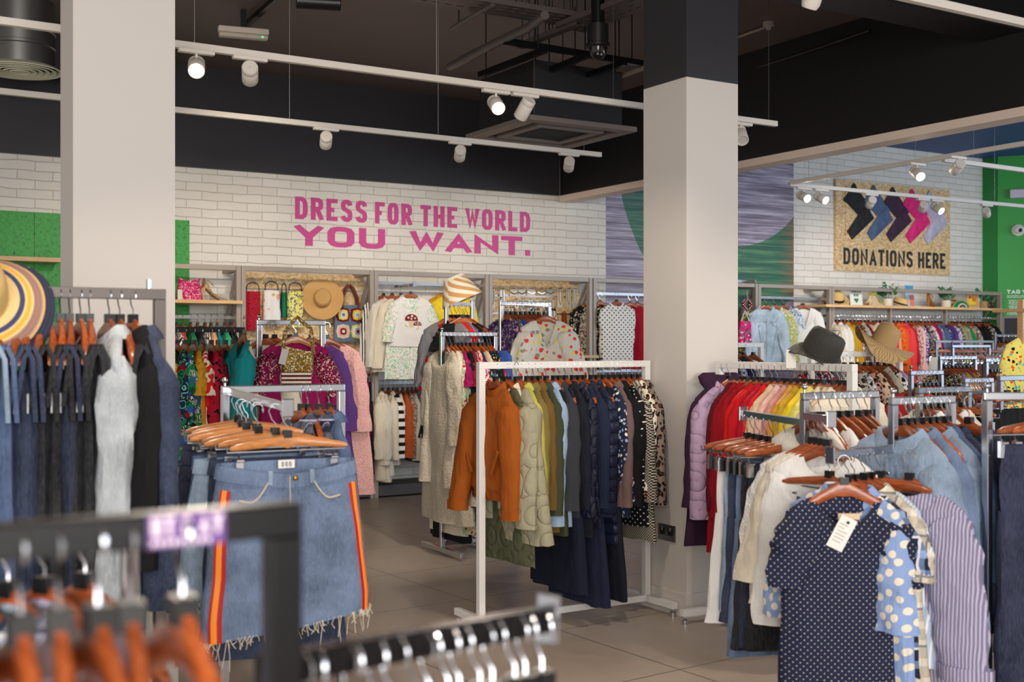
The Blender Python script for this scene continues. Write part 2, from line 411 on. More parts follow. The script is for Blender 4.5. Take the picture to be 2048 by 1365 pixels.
def hook_mb(rail=.014, n=6):
    mb = MB(); R = .021; pts = []
    cz = rail-R
    for k in range(9):
        a = radians(-25+k*26); pts.append((R*cos(a), 0, cz+R*sin(a)))
    pts += [(-.012, 0, cz-.026), (0, 0, cz-.04), (0, 0, HZ-.006)]
    return mb.tube(pts, .0021, n)
def wood_mb(half=.197, n=16, drop=1.0, tall=1.0):
    mb = MB(); rings = []
    for i in range(n+1):
        x = -half+2*half*i/n; a = abs(x)/half
        z = HZ-.014-DROP*drop*(abs(x)/.215)**1.25; h = (.021-.008*a)*tall+.008*max(0, 1-a*9)
        th = .007+.007*a; y = -.028*a*a
        if i in (0, n): h *= .55; th *= .6
        rings.append([Vector((x, y+th*sx, z+h*sz)) for sx, sz in ((-.6, -1), (.6, -1), (1, -.6), (1, .6), (.6, 1), (-.6, 1), (-1, .6), (-1, -.6))])
    return mb.rings(rings, True, True)
def marker_mb(): return MB().box((-.014, -.011, HZ-.004), (.014, .011, HZ+.021))
def clips_mb(x, y=0):
    mb = MB()
    mb.box((x-.012, y-.009, -.205), (x+.012, y+.009, -.150)); mb.tube([(x-.012, y-.012, -.155), (x+.012, y-.012, -.155)], .006, 6)
    mb.tube([(x, y, -.152), (x, y+.012, -.138), (x, y, -.126)], .003, 5)
    return mb

_HP = {}
def hanger_proto(kind, wood):
    """first hanger of its kind; later ones are copies of it and of its parts"""
    k = (kind, wood.name)
    return _HP.get(k)
def make_hanger(label, loc, rz, kind='shirt', wood=None, group=None, far=False):
    wood = wood or WOOD
    k = (kind, wood.name, far)
    if k in _HP:
        o = copy_thing(_HP[k], loc, rz, label)
        if group: o['group'] = group
        elif 'group' in o: del o['group']
        return o
    nm = 'clip_hanger' if kind == 'clip' else 'wooden_hanger'
    if far:
        mb = MB(); a = wood_mb(n=8) if kind == 'shirt' else wood_mb(drop=.18, n=6, tall=.8)
        mb.add(a.v, a.f); mb.mi = 1; h = hook_mb(n=4); mb.add(h.v, h.f)
        if kind == 'clip':
            mb.tube([(-.19, 0, -.128), (.19, 0, -.128)], .003, 4)
            for x in (-.15, .15): c = clips_mb(x); mb.add(c.v, c.f)
        mb.mi = 2; q = marker_mb(); mb.add(q.v, q.f)
        o = mb.build(nm, [wood, CHROME, BLACKP], None, True, loc, rz)
        tag(o, label, 'hanger', group)
    else:
        o = thing(nm, label, 'hanger', loc, rz, group)
        (wood_mb() if kind == 'shirt' else wood_mb(drop=.18, tall=.8)).build('wooden_body', wood, o)
        hook_mb().build('hook', CHROME, o)
        marker_mb().build('size_marker', BLACKP, o, smooth=False)
        if kind == 'clip':
            MB().tube([(-.2, 0, -.110), (-.2, 0, -.128), (.2, 0, -.128), (.2, 0, -.110)], .003, 6).build('clip_bar', CHROME, o)
            for x in (-.16, .16): clips_mb(x).build('clip', CHROME, o)
    _HP[k] = o
    return o

# ------------------------------------------------------------------ garments (origin at the rail, hanging below their hanger)
def ellipse(cx, cy, z, rx, ry, n, e=.85, fn=None):
    out = []
    for k in range(n):
        a = 2*pi*k/n; c, s_ = cos(a), sin(a)
        x = rx*math.copysign(abs(c)**e, c); y = ry*math.copysign(abs(s_)**e, s_)
        dx, dy, dz = fn(a, c, s_) if fn else (0, 0, 0)
        out.append(Vector((cx+x+dx, cy+y+dy, z+dz)))
    return out

def front_pt(verts, x, z, off=.004):
    c = sorted(((p.x-x)**2+(p.z-z)**2*1.5, p.y) for p in verts if p.y < -.022 and abs(p.z-z) < .08)[:3]
    return Vector((x, (min(q[1] for q in c) if c else -.04)-off, z))
def denim_extra(o, p):
    V = p['_t']; ST = cloth('light denim', 'denim'); zs = shoulder_z(p['sw'])
    MB().tube([front_pt(V, x, zs-.055-.02*(1-abs(x)/.2), .002) for x in [-.17+.034*i for i in range(11)]], .0028, 5).build('yoke_seam', ST, o)
    for sx in (-1, 1):
        MB().tube([front_pt(V, sx*(.12-.07*v), zs-.07-(p['L']-.30)*v, .002) for v in [i/8 for i in range(9)]], .0025, 5).build('front_seam', ST, o)
        c = front_pt(V, sx*.105, zs-.10, .004)
        MB().prism([(c.x-.05, c.z+.03), (c.x+.05, c.z+.03), (c.x+.05, c.z-.012), (c.x, c.z-.035), (c.x-.05, c.z-.012)][::-1], c.y-.006, c.y+.02, 'y').build('pocket_flap', cloth('light denim', 'denim') if False else o.children[0].data.materials[0], o, False, bevel=.003)
        MB().ball((c.x, c.y-.008, c.z-.016), .007, 8, (1, .5, 1)).build('pocket_button', STEEL, o)

class Folds:
    def __init__(s, seed, amp, k=(5, 9)):
        r = random.Random(seed); s.seed = seed
        s.w = [(r.randint(*k), r.uniform(0, 6.28), r.uniform(-1.5, 1.5), r.uniform(.4, 1)) for _ in range(3)]; s.amp = amp
    def __call__(s, a, v):
        d = sum(q*sin(k*a+p+g*v) for k, p, g, q in s.w)/2
        d += 1.2*noise.noise(Vector((cos(a)*1.6, sin(a)*1.6+s.seed*3.1, v*4)))
        return d*s.amp*(.25+.75*min(1, v*1.6))

def torso_mb(L, sw, hem, th, seed, n=24, rows=22, neck=.075, dip=.05, amp=.017, waist=None, slant=0, half=.215, band=0, k=(4, 8)):
    mb = MB(); F = Folds(seed, amp, k); rings = []
    zt = shoulder_z(neck, half)+.014; zs = shoulder_z(sw, half)+.016; zh = HZ-.02-L
    vneck = dip > .12
    def neckline(s_, c): return zt-(dip*max(0, 1-abs(c)*1.1)*(s_ < 0) if vneck else dip*max(0, -s_)**1.5)
    for i in range(6):
        q = i/5; hw = neck+(sw-neck)*q
        z = shoulder_z(hw, half)+.028 if i else zt
        t_ = .032+(th*.55-.032)*q*.6
        def fn(a, c, s_): return (0, -.005, neckline(s_, c)-zt)
        if i: 
            def fn(a, c, s_, q=q, hw=hw, z=z, i=i):
                return (0, -.028*(hw/.197)**2, min(0, neckline(s_, c)-.003*i-z))
        rings.append(ellipse(0, 0, z, hw, t_, n, .85, fn))
    for i in range(1, rows+1):
        v = i/rows; z = zs-.012+(zh-zs+.012)*v
        hw = sw+(hem-sw)*v+.012*sin(pi*min(v*3, 1))
        if waist: hw += (waist-(sw+hem)/2)*sin(pi*min(1, v/.95))**2
        if band and v > 1-band: hw *= .93
        tk = th*(.62+.5*min(1, v*2.2)) if not (band and v > 1-band) else th*.85
        def fn(a, c, s_, v=v, z=z, i=i):
            d = F(a, v); return (d*c*.8, d*s_*1.2-.028*(1-v), min(0, neckline(s_, c)-.018-.006*i-z)*(v < .5) + slant*c*v + (.010*noise.noise(Vector((c*2, s_*2, seed))) if v == 1 else 0))
        rings.append(ellipse(0, 0, z, hw, tk, n, .8, fn))
    mb.rings(rings)
    return mb

def sleeve_mb(side, ln, sw, th, seed, r0=.078, r1=.052, out=.05, fwd=-.02, n=12, rows=14, amp=.012, half=.215, puff=0, bend=.0):
    mb = MB(); F = Folds(seed+side*7, amp, (3, 5)); rings = []
    zs = shoulder_z(sw, half)+.02
    for i in range(rows+1):
        v = i/rows
        u = v**1.25; g = 1-math.exp(-u*ln*20)
        rx = (.012+(r0-.012)*min(1, g*1.15))*(1-u)+r1*u*min(1, g*1.15)+puff*sin(pi*min(1, u*1.3))
        ry = max(.012, min(th*1.1, rx)*min(1, .3+g)*(1-.2*u))+puff*.5*sin(pi*u)
        xo = sw-.022+.055*g+out*u+puff*.6*sin(pi*u); cx = xo-rx; z = zs+.010-ln*u
        cy = fwd*u*2-.02+bend*u*u
        def fn(a, c, s_, v=v):
            d = F(a, v*1.5); cr = .9*amp*noise.noise(Vector((c*1.5+seed, v*9, s_*1.5)))
            return ((d+cr)*c, (d+cr)*s_, 0)
        rings.append([Vector((p.x*side, p.y, p.z)) for p in ellipse(cx, cy, z, rx, ry, n, .9, fn)])
        if side < 0: rings[-1].reverse()
    mb.rings(rings, True, False); return mb

def collar_mb(kind, neck, dip, seed, n=24, sc=1.0):
    mb = MB(); zt = shoulder_z(neck)+.010; rings = []
    def ringz(z, r, ry, tilt, lean=0):
        return [Vector((r*cos(2*pi*k/n), ry*sin(2*pi*k/n)+lean, z-tilt*max(0, -sin(2*pi*k/n))**1.5)) for k in range(n)]
    if kind in ('stand', 'crew', 'turtle'):
        h = {'stand': .034, 'crew': .018, 'turtle': .06}[kind]*sc
        rings = [ringz(zt-.012, neck+.012, .036, dip), ringz(zt+h*.5, neck+.006, .036, dip*.95), ringz(zt+h, neck-.002, .034, dip*.9), ringz(zt+h-.004, neck-.010, .028, dip*.9), ringz(zt-.01, neck-.006, .026, dip)]
    elif kind == 'shirt':
        rings = [ringz(zt-.005, neck-.004, .030, dip), ringz(zt+.024*sc, neck-.006, .032, dip*.9), ringz(zt+.029*sc, neck+.002, .040, dip*.9), ringz(zt+.004, neck+.024, .060, dip*1.15+.016), ringz(zt-.012*sc, neck+.032, .064, dip*1.25+.03)]
    elif kind == 'hood':
        rings = [ringz(zt-.03, neck+.02, .05, dip), ringz(zt+.02, neck+.05, .075, dip*.5, .02), ringz(zt+.055, neck+.05, .085, .03, .035), ringz(zt+.075, neck+.02, .06, .01, .04), ringz(zt+.05, neck-.005, .035, .0, .03), ringz(zt+.0, neck-.01, .02, .02, .01)]
    mb.rings(rings); return mb

KINDS = {  # L, sw, hem, th, sleeve, collar, dip
 'bomber jacket': dict(L=.60, sw=.215, hem=.235, th=.06, sl=.60, collar='stand', band=.11, r0=.09, r1=.06, amp=.016),
 'jacket': dict(L=.66, sw=.21, hem=.245, th=.05, sl=.58, collar='shirt', r0=.082, r1=.058),
 'denim jacket': dict(L=.60, sw=.215, hem=.24, th=.05, sl=.60, collar='shirt', band=.07, r0=.085, r1=.055),
 'coat': dict(L=.86, sw=.21, hem=.26, th=.05, sl=.60, collar='shirt', r0=.08, r1=.06),
 'quilted coat': dict(L=.84, sw=.215, hem=.29, th=.055, sl=.62, collar='none', r0=.09, r1=.075),
 'hooded coat': dict(L=.80, sw=.21, hem=.26, th=.055, sl=.60, collar='hood', r0=.085, r1=.06),
 'hooded jacket': dict(L=.66, sw=.21, hem=.24, th=.05, sl=.58, collar='hood', r0=.08, r1=.055),
 'blazer': dict(L=.70, sw=.21, hem=.235, th=.045, sl=.58, collar='shirt', dip=.12, r0=.075, r1=.06),
 'gilet': dict(L=.64, sw=.20, hem=.24, th=.06, sl=0, collar='stand'),
 'vest': dict(L=.52, sw=.165, hem=.225, th=.035, sl=0, collar='none', dip=.2),
 'shirt': dict(L=.70, sw=.205, hem=.235, th=.036, sl=.54, collar='shirt', r0=.072, r1=.05),
 'blouse': dict(L=.62, sw=.20, hem=.235, th=.034, sl=.44, collar='none', dip=.07, r0=.075, r1=.06),
 'top': dict(L=.60, sw=.19, hem=.22, th=.034, sl=.17, collar='crew', dip=.06, r0=.085, r1=.085, out=.045),
 'sleeveless top': dict(L=.60, sw=.205, hem=.22, th=.032, sl=0, collar='crew', dip=.06),
 'cardigan': dict(L=.62, sw=.205, hem=.24, th=.045, sl=.58, collar='none', dip=.16, r0=.078, r1=.05),
 'jumper': dict(L=.58, sw=.205, hem=.24, th=.045, sl=.58, collar='crew', dip=.03, r0=.08, r1=.052),
 'tunic': dict(L=1.05, sw=.20, hem=.30, th=.055, sl=.58, collar='none', dip=.10, r0=.075, r1=.065, amp=.018),
 'dress': dict(L=1.10, sw=.19, hem=.29, th=.05, sl=.2, collar='none', dip=.08, r0=.075, r1=.075, amp=.02),
 'long dress': dict(L=1.16, sw=.18, hem=.27, th=.05, sl=0, collar='none', dip=.08, amp=.02),
}

def make_garment(kind, mat, label, loc, rz, seed, lod=1, group=None, name=None, extras=None, mats=None, cat=None, **ov):
    p = dict(KINDS[kind]); p.update(ov)
    n, rows, sn, sr = {2: (40, 34, 18, 24), 1: (24, 18, 12, 13), 0: (14, 9, 8, 7)}[lod]
    dip = p.get('dip', .05); neck = p.get('neck', .085); half = .215
    rnd = random.Random(seed)
    tor = torso_mb(p['L'], p['sw'], p['hem'], p['th'], seed, n, rows, neck, dip, p.get('amp', .017), p.get('waist'), p.get('slant', 0), half, p.get('band', 0), p.get('k', (4, 8)))
    slv = []
    if p['sl'] > 0:
        for sd in (-1, 1):
            slv.append(sleeve_mb(sd, p['sl']*rnd.uniform(.95, 1.03), p['sw'], p['th'], seed+11, p.get('r0', .075), p.get('r1', .055), p.get('out', .05)*rnd.uniform(.6, 1.3), p.get('fwd', rnd.uniform(-.035, .0)), sn, sr, p.get('samp', .012), half, p.get('puff', 0)))
    col = collar_mb(p['collar'], neck, dip, seed, n) if p['collar'] != 'none' else None
    nm = name or kind.replace(' ', '_').replace('-', '_')
    cat = cat or kind.split()[-1]
    mats = mats or {}
    if lod == 0:
        mb = MB()
        for b in [tor]+slv+([col] if col else []): mb.add(b.v, b.f)
        o = mb.build(nm, mat, None, True, loc, rz); tag(o, label, cat, group); return o
    o = thing(nm, label, cat, loc, rz, group)
    p['_t'] = tor.v
    tor.build('torso', mats.get('torso', mat), o)
    for b in slv: b.build('sleeve', mats.get('sleeve', mat), o)
    if col: col.build('collar', mats.get('collar', mat), o)
    if kind in ('shirt', 'jacket', 'bomber jacket', 'denim jacket', 'coat', 'blazer', 'blouse') and lod >= 1 and p.get('placket', True):
        zt = shoulder_z(neck)-dip; mb = MB()
        rows_ = 10; ys = []
        rg = []
        for i in range(rows_+1):
            v = i/rows_; z = zt-.02+(HZ-.02-p['L']-zt+.03)*v
            yy = front_pt(tor.v, 0, z, .002).y; ys.append((yy, z))
            rg.append([Vector((x, yy+dy, z)) for x, dy in ((-.014, .012), (-.014, -.004), (.014, -.004), (.014, .012))])
        mb.rings(rg, True, True).build('placket', mats.get('placket', mat), o)
        bm_ = mats.get('button')
        if bm_:
            for i in range(5):
                yy, z = ys[2*i+1]; MB().ball((0, yy-.006, z), .008, 8, (1, .5, 1)).build('button', bm_, o)
    if p.get('cuff') and slv:
        for sd, b in zip((-1, 1), slv):
            last = b.v[-sn:]; c = sum(last, Vector())/sn
            rg = [[c+(q-c)*1.06+Vector((0, 0, dz)) for q in last] for dz in (.03, -.02)]
            rg += [[c+(q-c)*.9+Vector((0, 0, -.02)) for q in last]]
            MB().rings(rg).build('cuff', mats.get('cuff', mat), o)
    if p.get('tag'):
        tx, ty, tz, ta = p['tag']
        m = MB().box((-.022, -.0012, -.075), (.022, .0012, 0))
        m.tube([(0, 0, -.008), (.012, 0, .035)], .0012, 4)
        m.xf(Matrix.Translation((tx, ty, tz)) @ Matrix.Rotation(ta, 4, 'Y')).build('price_tag', PAPER, o, smooth=False)
    if kind == 'denim jacket' and lod >= 1 and not extras: extras = denim_extra
    if extras: extras(o, p)
    return o

def make_trousers(kind, mat, label, loc, rz, seed, lod=1, group=None, L=.92, hw=.17, th=.03, leg=.088, hem=.10, z0=-.165, **k):
    n = 16 if lod else 10; rows = 14 if lod else 7
    F = Folds(seed, .010 if lod else .012, (2, 5))
    body = MB(); rg = []
    for i in range(6):
        v = i/5; z = z0-.27*v
        def fn(a, c, s_, v=v): d = F(a, v*.6)*.7; return (d*c, d*s_-0.004, .010*max(0, -s_)*(-1 if i == 0 else 0))
        rg.append(ellipse(0, 0, z, hw*(.94+.08*sin(pi*v)), th*(.75+.5*v), n, .85, fn))
    body.rings(rg)
    legs = []
    for sd in (-1, 1):
        mb = MB(); rg = []
        for i in range(rows+1):
            v = i/rows; z = z0-.22-(L-.22)*v
            def fn(a, c, s_, v=v): d = F(a+sd, v); return (d*c, d*s_, 0)
            rg.append(ellipse(sd*(hw*.5+(.01)*v), 0, z, leg+(hem-leg)*v, th*1.05, n, .85, fn))
        legs.append(mb.rings(rg))
    band = MB(); rg = []
    for dz, g in ((.0, 1.02), (-.038, 1.04), (-.038, .97), (0.0, .95)):
        rg.append(ellipse(0, 0, z0+.004+dz, hw*.94*g+.002, th*.75*g+.003, n, .85))
    band.rings(rg)
    nm = kind.replace(' ', '_')
    if lod == 0:
        mb = MB()
        for b in [body]+legs+[band]: mb.add(b.v, b.f)
        o = mb.build(nm, mat, None, True, loc, rz); return tag(o, label, kind.split()[-1], group)
    o = thing(nm, label, kind.split()[-1], loc, rz, group)
    body.build('seat', mat, o); band.build('waistband', mat, o)
    for b in legs: b.build('leg', mat, o)
    if k.get('extras'): k['extras'](o, None)
    return o

def make_skirt(mat, label, loc, rz, seed, L=.52, wt=.2, hem=.28, th=.03, z0=-.175, slant=0, lod=1, group=None, fray=False, fdip=.016, name='denim_skirt', extras=None, waistm=None):
    n = 36 if lod > 1 else 20; rows = 16 if lod else 8
    F = Folds(seed, .010, (3, 6)); rg = []
    for i in range(rows+1):
        v = i/rows
        def fn(a, c, s_, v=v):
            d = F(a, v); return (d*c*.7, d*s_*1.1, slant*v*c-(fdip*max(0, -s_)*(1-.6*abs(c)) if v < .08 else 0))
        rg.append(ellipse(0, 0, z0-.03-L*v, wt+(hem-wt)*min(1, v*1.15)**.8, th*(.7+.6*v), n, .85, fn))
    body = MB().rings(rg)
    band = MB(); rb = []
    for dz, g in ((.012, 1.0), (-.034, 1.035), (-.034, .97), (.012, .95)):
        rb.append(ellipse(0, 0, z0+dz, wt*g+.001, th*.72*g+.003, n, .85, lambda a, c, s_: (0, 0, -fdip*max(0, -s_)*(1-.6*abs(c)))))
    band.rings(rb)
    o = thing(name, label, 'skirt' if 'skirt' in name else name.split('_')[-1], loc, rz, group)
    body.build('skirt_panel', mat, o); band.build('waistband', waistm or mat, o)
    if fray:
        r = random.Random(seed); mb = MB(); lastr = rg[-1]
        for q in range(170):
            k = r.random()*n; i = int(k); p = lastr[i % n].lerp(lastr[(i+1) % n], k-i)
            ln = r.uniform(.012, .035) if r.random() < .9 else r.uniform(.06, .12)
            p1 = p+Vector((r.uniform(-.012, .012), r.uniform(-.006, .006), -ln*.5)); p2 = p1+Vector((r.uniform(-.014, .014), r.uniform(-.006, .006), -ln*.5))
            mb.tube([p+Vector((0, 0, .006)), p1, p2], .0012, 4)
        f = mb.build('frayed_hem', cloth('cream'), o); f['kind'] = 'stuff'
    if extras: extras(o, rg)
    return o

# ------------------------------------------------------------------ filling a rail
ORD = 'zeroth first second third fourth fifth sixth seventh eighth ninth tenth eleventh twelfth thirteenth fourteenth fifteenth sixteenth seventeenth eighteenth nineteenth twentieth'.split()
TENS = {2: 'twenty', 3: 'thirty', 4: 'forty', 5: 'fifty'}
def ordw(k):
    if k <= 20: return ORD[k]
    a, b = divmod(k, 10)
    return {3: 'thirtieth', 4: 'fortieth', 5: 'fiftieth'}[a] if b == 0 else TENS[a]+'-'+ORD[b]

SEED = [100]
def hang(p0, p1, items, rz, where, end='left', lod=1, jit=4, group=None, far=None, hz=0.0, wood=None, order=1, empties=None, thk=None):
    """items: (kind, colour, pattern, dict) each with its own hanger; None leaves an empty hanger; '-' a gap"""
    p0 = Vector(p0); p1 = Vector(p1); N = len(items); far = (lod == 0) if far is None else far
    out = []; idx = 0; names = [it for it in items if it != '-']; total = len(names)
    for i, it in enumerate(items):
        if it == '-': continue
        idx += 1
        r = random.Random(SEED[0]); SEED[0] += 1
        t = (i+.5+r.uniform(-.18, .18))/N
        loc = p0.lerp(p1, t)+Vector((0, 0, hz)); a = rz+radians(r.uniform(-jit, jit))
        o_ = ordw(idx)
        if it is None:
            make_hanger(empties or ('empty wooden hanger on the %s' % where), loc, a, 'shirt', wood, (empties and 'empty hangers') or 'empty hangers on the '+where, far); continue
        kind, colour = it[0], it[1]; pat = it[2] if len(it) > 2 else 'plain'; ex = dict(it[3]) if len(it) > 3 else {}
        cargs = {k: ex.pop(k) for k in ('c2', 'c3', 'c4', 's') if k in ex}
        mat = ex.pop('mat', None) or cloth(colour, pat, **cargs)
        desc = ' '.join(x for x in (colour, PHRASE.get(pat, ''), kind) if x)
        if 'denim' in kind and 'denim' in colour: desc = desc.replace(kind, kind.replace('denim ', ''))
        label = ex.pop('label', None) or '%s, %s from %s, %s' % (desc, o_, end, where)
        hk = ex.pop('hk', None); w_ = ex.pop('wood', wood); a += radians(ex.pop('turn', 0)); grp = ex.pop('group', group)
        loc = loc+Vector(ex.pop('shift', (0, 0, 0)))
        if kind in ('jeans', 'trousers', 'shorts'):
            L = ex.pop('L', .92 if kind != 'shorts' else .36)
            make_trousers(kind, mat, label, loc, a, SEED[0]*7, lod, grp, L=L, **ex); hk = hk or 'clip'
        elif kind in ('skirt', 'denim skirt'):
            make_skirt(mat, label, loc, a, SEED[0]*7, lod=lod, group=grp, name=kind.replace(' ', '_'), **ex); hk = hk or 'clip'
        else:
            if thk: ex.setdefault('th', thk); ex.setdefault('amp', .009); ex.setdefault('samp', .007)
            make_garment(kind, mat, label, loc, a, SEED[0]*7, lod, grp, **ex)
        make_hanger('%s hanger of the %s %s from %s, %s' % ('clip' if hk == 'clip' else 'wooden', o_, kind, end, where), loc, a, hk or 'shirt', w_, 'hangers on the '+where, far)
        out.append((loc, a))
    return out

# ------------------------------------------------------------------ racks
def frame_rack(label, p0, p1, z, mat, tube=.03, foot=.5, base=True, group=None, low=.06):
    """a garment rail: two posts, top rail, base rail, cross feet with little pads"""
    p0 = Vector((p0[0], p0[1], 0)); p1 = Vector((p1[0], p1[1], 0)); d = (p1-p0).normalized(); s = Vector((-d.y, d.x, 0)); Z = Vector((0, 0, 1))
    c = (p0+p1)/2
    o = thing('clothes_rack', label, 'rack', c, 0, group)
    p0 = p0-c; p1 = p1-c; zt = z-tube/2+tube*.0
    MB().bar(p0+Z*zt-d*tube/2, p1+Z*zt+d*tube/2, tube, tube).build('top_rail', mat, o, False, bevel=.002)
    for p in (p0, p1):
        MB().bar(p+Z*low, p+Z*(zt-tube/2), tube, tube).build('post', mat, o, False, bevel=.002)
        MB().bar(p-s*foot/2+Z*low, p+s*foot/2+Z*low, tube, tube).build('foot', mat, o, False, bevel=.002)
        for k in (-1, 1):
            q = p+s*k*(foot/2-.02)
            MB().tube([q+Z*(low-.01), q+Z*.025], .006, 8).lathe([(.018, 0), (.018, .022), (.006, .028)], 12, q, True, True).build('foot_pad', CHROME if mat is not CHROME else BLACKP, o)
    if base: MB().bar(p0+Z*low, p1+Z*low, tube, tube).build('base_rail', mat, o, False, bevel=.002)
    return o

def u_rack(label, p0, p1, z, arms=(), mat=None, tube=.027, base=True, group=None, finial=True):
    """four-way chrome stand: an upturned U whose legs reach a floor base, with waterfall arms"""
    mat = mat or CHROME
    p0 = Vector((p0[0], p0[1], 0)); p1 = Vector((p1[0], p1[1], 0)); d = (p1-p0).normalized(); s = Vector((-d.y, d.x, 0)); Z = Vector((0, 0, 1)); c = (p0+p1)/2
    o = thing('clothes_stand', label, 'stand', c, 0, group); p0 = p0-c; p1 = p1-c; zt = z-tube/2
    MB().bar(p0+Z*zt-d*tube/2, p1+Z*zt+d*tube/2, tube*.8, tube).build('top_rail', mat, o, False, bevel=.003)
    for p in (p0, p1):
        MB().bar(p+Z*.05, p+Z*(zt-tube/2), tube, tube).build('post', mat, o, False, bevel=.003)
        if base: MB().bar(p-s*.3+Z*.04, p+s*.3+Z*.04, tube, .035).build('foot', mat, o, False, bevel=.003)
    if finial:
        MB().tube([p0+Z*z, p0+Z*(z+.012)], .005, 8).ball(p0+Z*(z+.022), .012, 10).build('finial', mat, o)
    for a, b in arms:
        a = Vector(a)-c; b = Vector(b)-c; e = (b-a).normalized()
        ar = MB().bar(a, b, tube*.8, tube).build('arm', mat, o, False, bevel=.003)
        MB().bar(b, b+e*.006, .04, .06).build('end_stop', mat, ar, False, bevel=.003)
    return o
# ------------------------------------------------------------------ the room
YW = 10.80      # back wall
YP = 10.38      # posts of the wall bays
ZC = 4.05; ZB = 3.115; XB = 7.12
BRICK = brick_mat(); OSB = osb_mat()
PAINT = plain('warm_white_paint', (206, 199, 192), .6, bump=.03, bscale=30)
DARKP = plain('near_black_paint', (42, 40, 45), .5, bump=.05, bscale=8)
BEAMP = plain('black_beam_paint', (20, 19, 21), .5, bump=.05, bscale=8)
CEILP = plain('brown_black_ceiling', (104, 92, 88), .55, bump=.05, bscale=3)
NAVYP = plain('navy_paint', (52, 84, 146), .6)
def osbgreen():
    t = NT('green_painted_board').coords(); g = t.noise(t.o, 40, 4, .7)
    t.set(color=t.ramp(g, [(.33, lin((28, 70, 34))), (.40, lin((50, 146, 58))), (.7, lin((66, 168, 72)))]), rough=.55); return t.m
GREENB = osbgreen()
GREENP = plain('leaf_green_paint', (48, 156, 64), .55)
SHELFW = wood_mat('pale_oak', (196, 150, 96), (224, 186, 134), .45, (2, 30, 30), .1)

def struct(name, mb, mat, **k):
    o = mb.build(name, mat, None, False, **k); o['kind'] = 'structure'; return o
struct('floor', MB().box((-4, -5, -.1), (20, YW+.1, 0)), floor_mat())
XM0, XM1 = atY(1212, YW), atY(1587, YW)
XE = atY(1965, YW)
struct('wall_back', MB().box((-4, YW, 0), (XM0, YW+.1, ZC+.1)).box((XM1, YW, 0), (XE, YW+.1, ZC+.1)), BRICK)
cx, cz = onY(1466, 292, YW)
xi, zi = onY(1587, 433, YW); _, zbot = onY(1470, 493, YW)
r1z = cz-zbot; r1x = (xi-cx)/sqrt(max(.05, 1-((cz-zi)/r1z)**2))
xa, za = onY(1240, 380, YW); xb_, zb_ = onY(1285, 510, YW)
A1, B1, A2, B2 = (cx-xa)**2, (cz-za)**2, (cx-xb_)**2, (cz-zb_)**2
q = (A1-A2)/(B2-B1); r2x = sqrt(A1+B1*q) if q > 0 else r1x*1.3; r2z = r2x/sqrt(max(q, .1))
struct('wall_mural', MB().box((XM0, YW-.004, 0), (XM1, YW+.1, ZC+.1)), mural_mat(cx, cz, r1x, r1z, r2x, r2z))
struct('wall_upper', MB().box((-4, YW-.05, ZB), (XB, YW-.005, ZC+.05)), DARKP)
struct('ceiling', MB().box((-4, -5, ZC), (XB+.1, YW+.1, ZC+.1)), CEILP)
struct('ceiling_navy', MB().box((XB+.1, -5, ZC+.06), (20, YW+.1, ZC+.16)), NAVYP)
struct('ceiling_beam', MB().box((XB, -5, 3.11), (XB+.17, YW-.06, ZC)), BEAMP)
struct('trim_1', MB().box((XB-.012, -5, 3.045), (XB+.18, YW-.06, 3.09)).box((XB-.006, -5, 3.09), (XB+.17, YW-.06, 3.11)), plain('pinkish_trim', (236, 216, 200), .6))
struct('ceiling_beam', MB().box((4.5, 5.02, 3.62), (XB, 5.36, ZC)), BEAMP)
struct('ceiling_beam', MB().box((-4, 10.0, 3.72), (2.6, 10.3, ZC)), DARKP)
# green return wall at the far right
g0 = Vector((XE, YW, 0)); g1 = Vector((XE, 10.55, 0)); gd = Vector((.66, -.75, 0)).normalized()
mb = MB()
for a, b in ((g0, g1),):
    mb.add([a, b, b+Vector((0, 0, ZC+.1)), a+Vector((0, 0, ZC+.1))], [(0, 1, 2, 3)])
struct('wall_return', mb, plain('deep_green_paint', (30, 132, 56), .55))
g2 = g1+gd*3.0
GN = Vector((-gd.y, gd.x, 0)); GN = GN if GN.y < 0 or GN.x < 0 else -GN
GN = Vector((gd.y, -gd.x, 0)).normalized()      # towards the camera
struct('wall_right', MB().add([g1, g2, g2+Vector((0, 0, ZC+.1)), g1+Vector((0, 0, ZC+.1)), g1-GN*.1, g2-GN*.1, g2-GN*.1+Vector((0, 0, ZC+.1)), g1-GN*.1+Vector((0, 0, ZC+.1))], [(0, 1, 2, 3), (5, 4, 7, 6)]), GREENP)

def pillar(x0, x1, y0, y1, zw):
    mb = MB().box((x0, y0, 0), (x1, y1, zw)); mb.mi = 1; mb.box((x0, y0, zw), (x1, y1, ZC))
    o = mb.build('pillar', [PAINT, DARKP], None, False); o['kind'] = 'structure'
    o = MB().box((x0-.012, y0-.012, 0), (x1+.012, y1+.012, .13)).build('baseboard_pillar', PAINT, None, False, bevel=.003); o['kind'] = 'structure'
PX0, PX1, PY0, PY1 = 4.126, 4.497, 4.98, 5.36
pillar(PX0, PX1, PY0, PY1, 2.95)
LX0 = atY(146, 4.98); LX1 = atY(350, 4.98)
pillar(LX0, LX1, 4.98, atX(121, LX0), 3.3)

# socket on the pillar
ys = atX(1335, PX0); zs_ = zrow(1066, PX0, ys)
o = thing('wall_socket', 'double steel wall socket low on the white pillar behind the rack', 'socket', (PX0, ys, zs_))
MB().box((-.008, -.075, -.045), (0, .075, .045)).build('face_plate', STEEL, o, False, bevel=.002)
for k in (-1, 1):
    MB().box((-.011, k*.035-.022, -.012), (-.008, k*.035+.022, .028)).build('outlet', BLACKP, o, False)
    MB().box((-.012, k*.035-.008, .012), (-.008, k*.035+.008, .03)).build('switch', plain('grey_plastic', (120, 120, 120), .5), o, False)

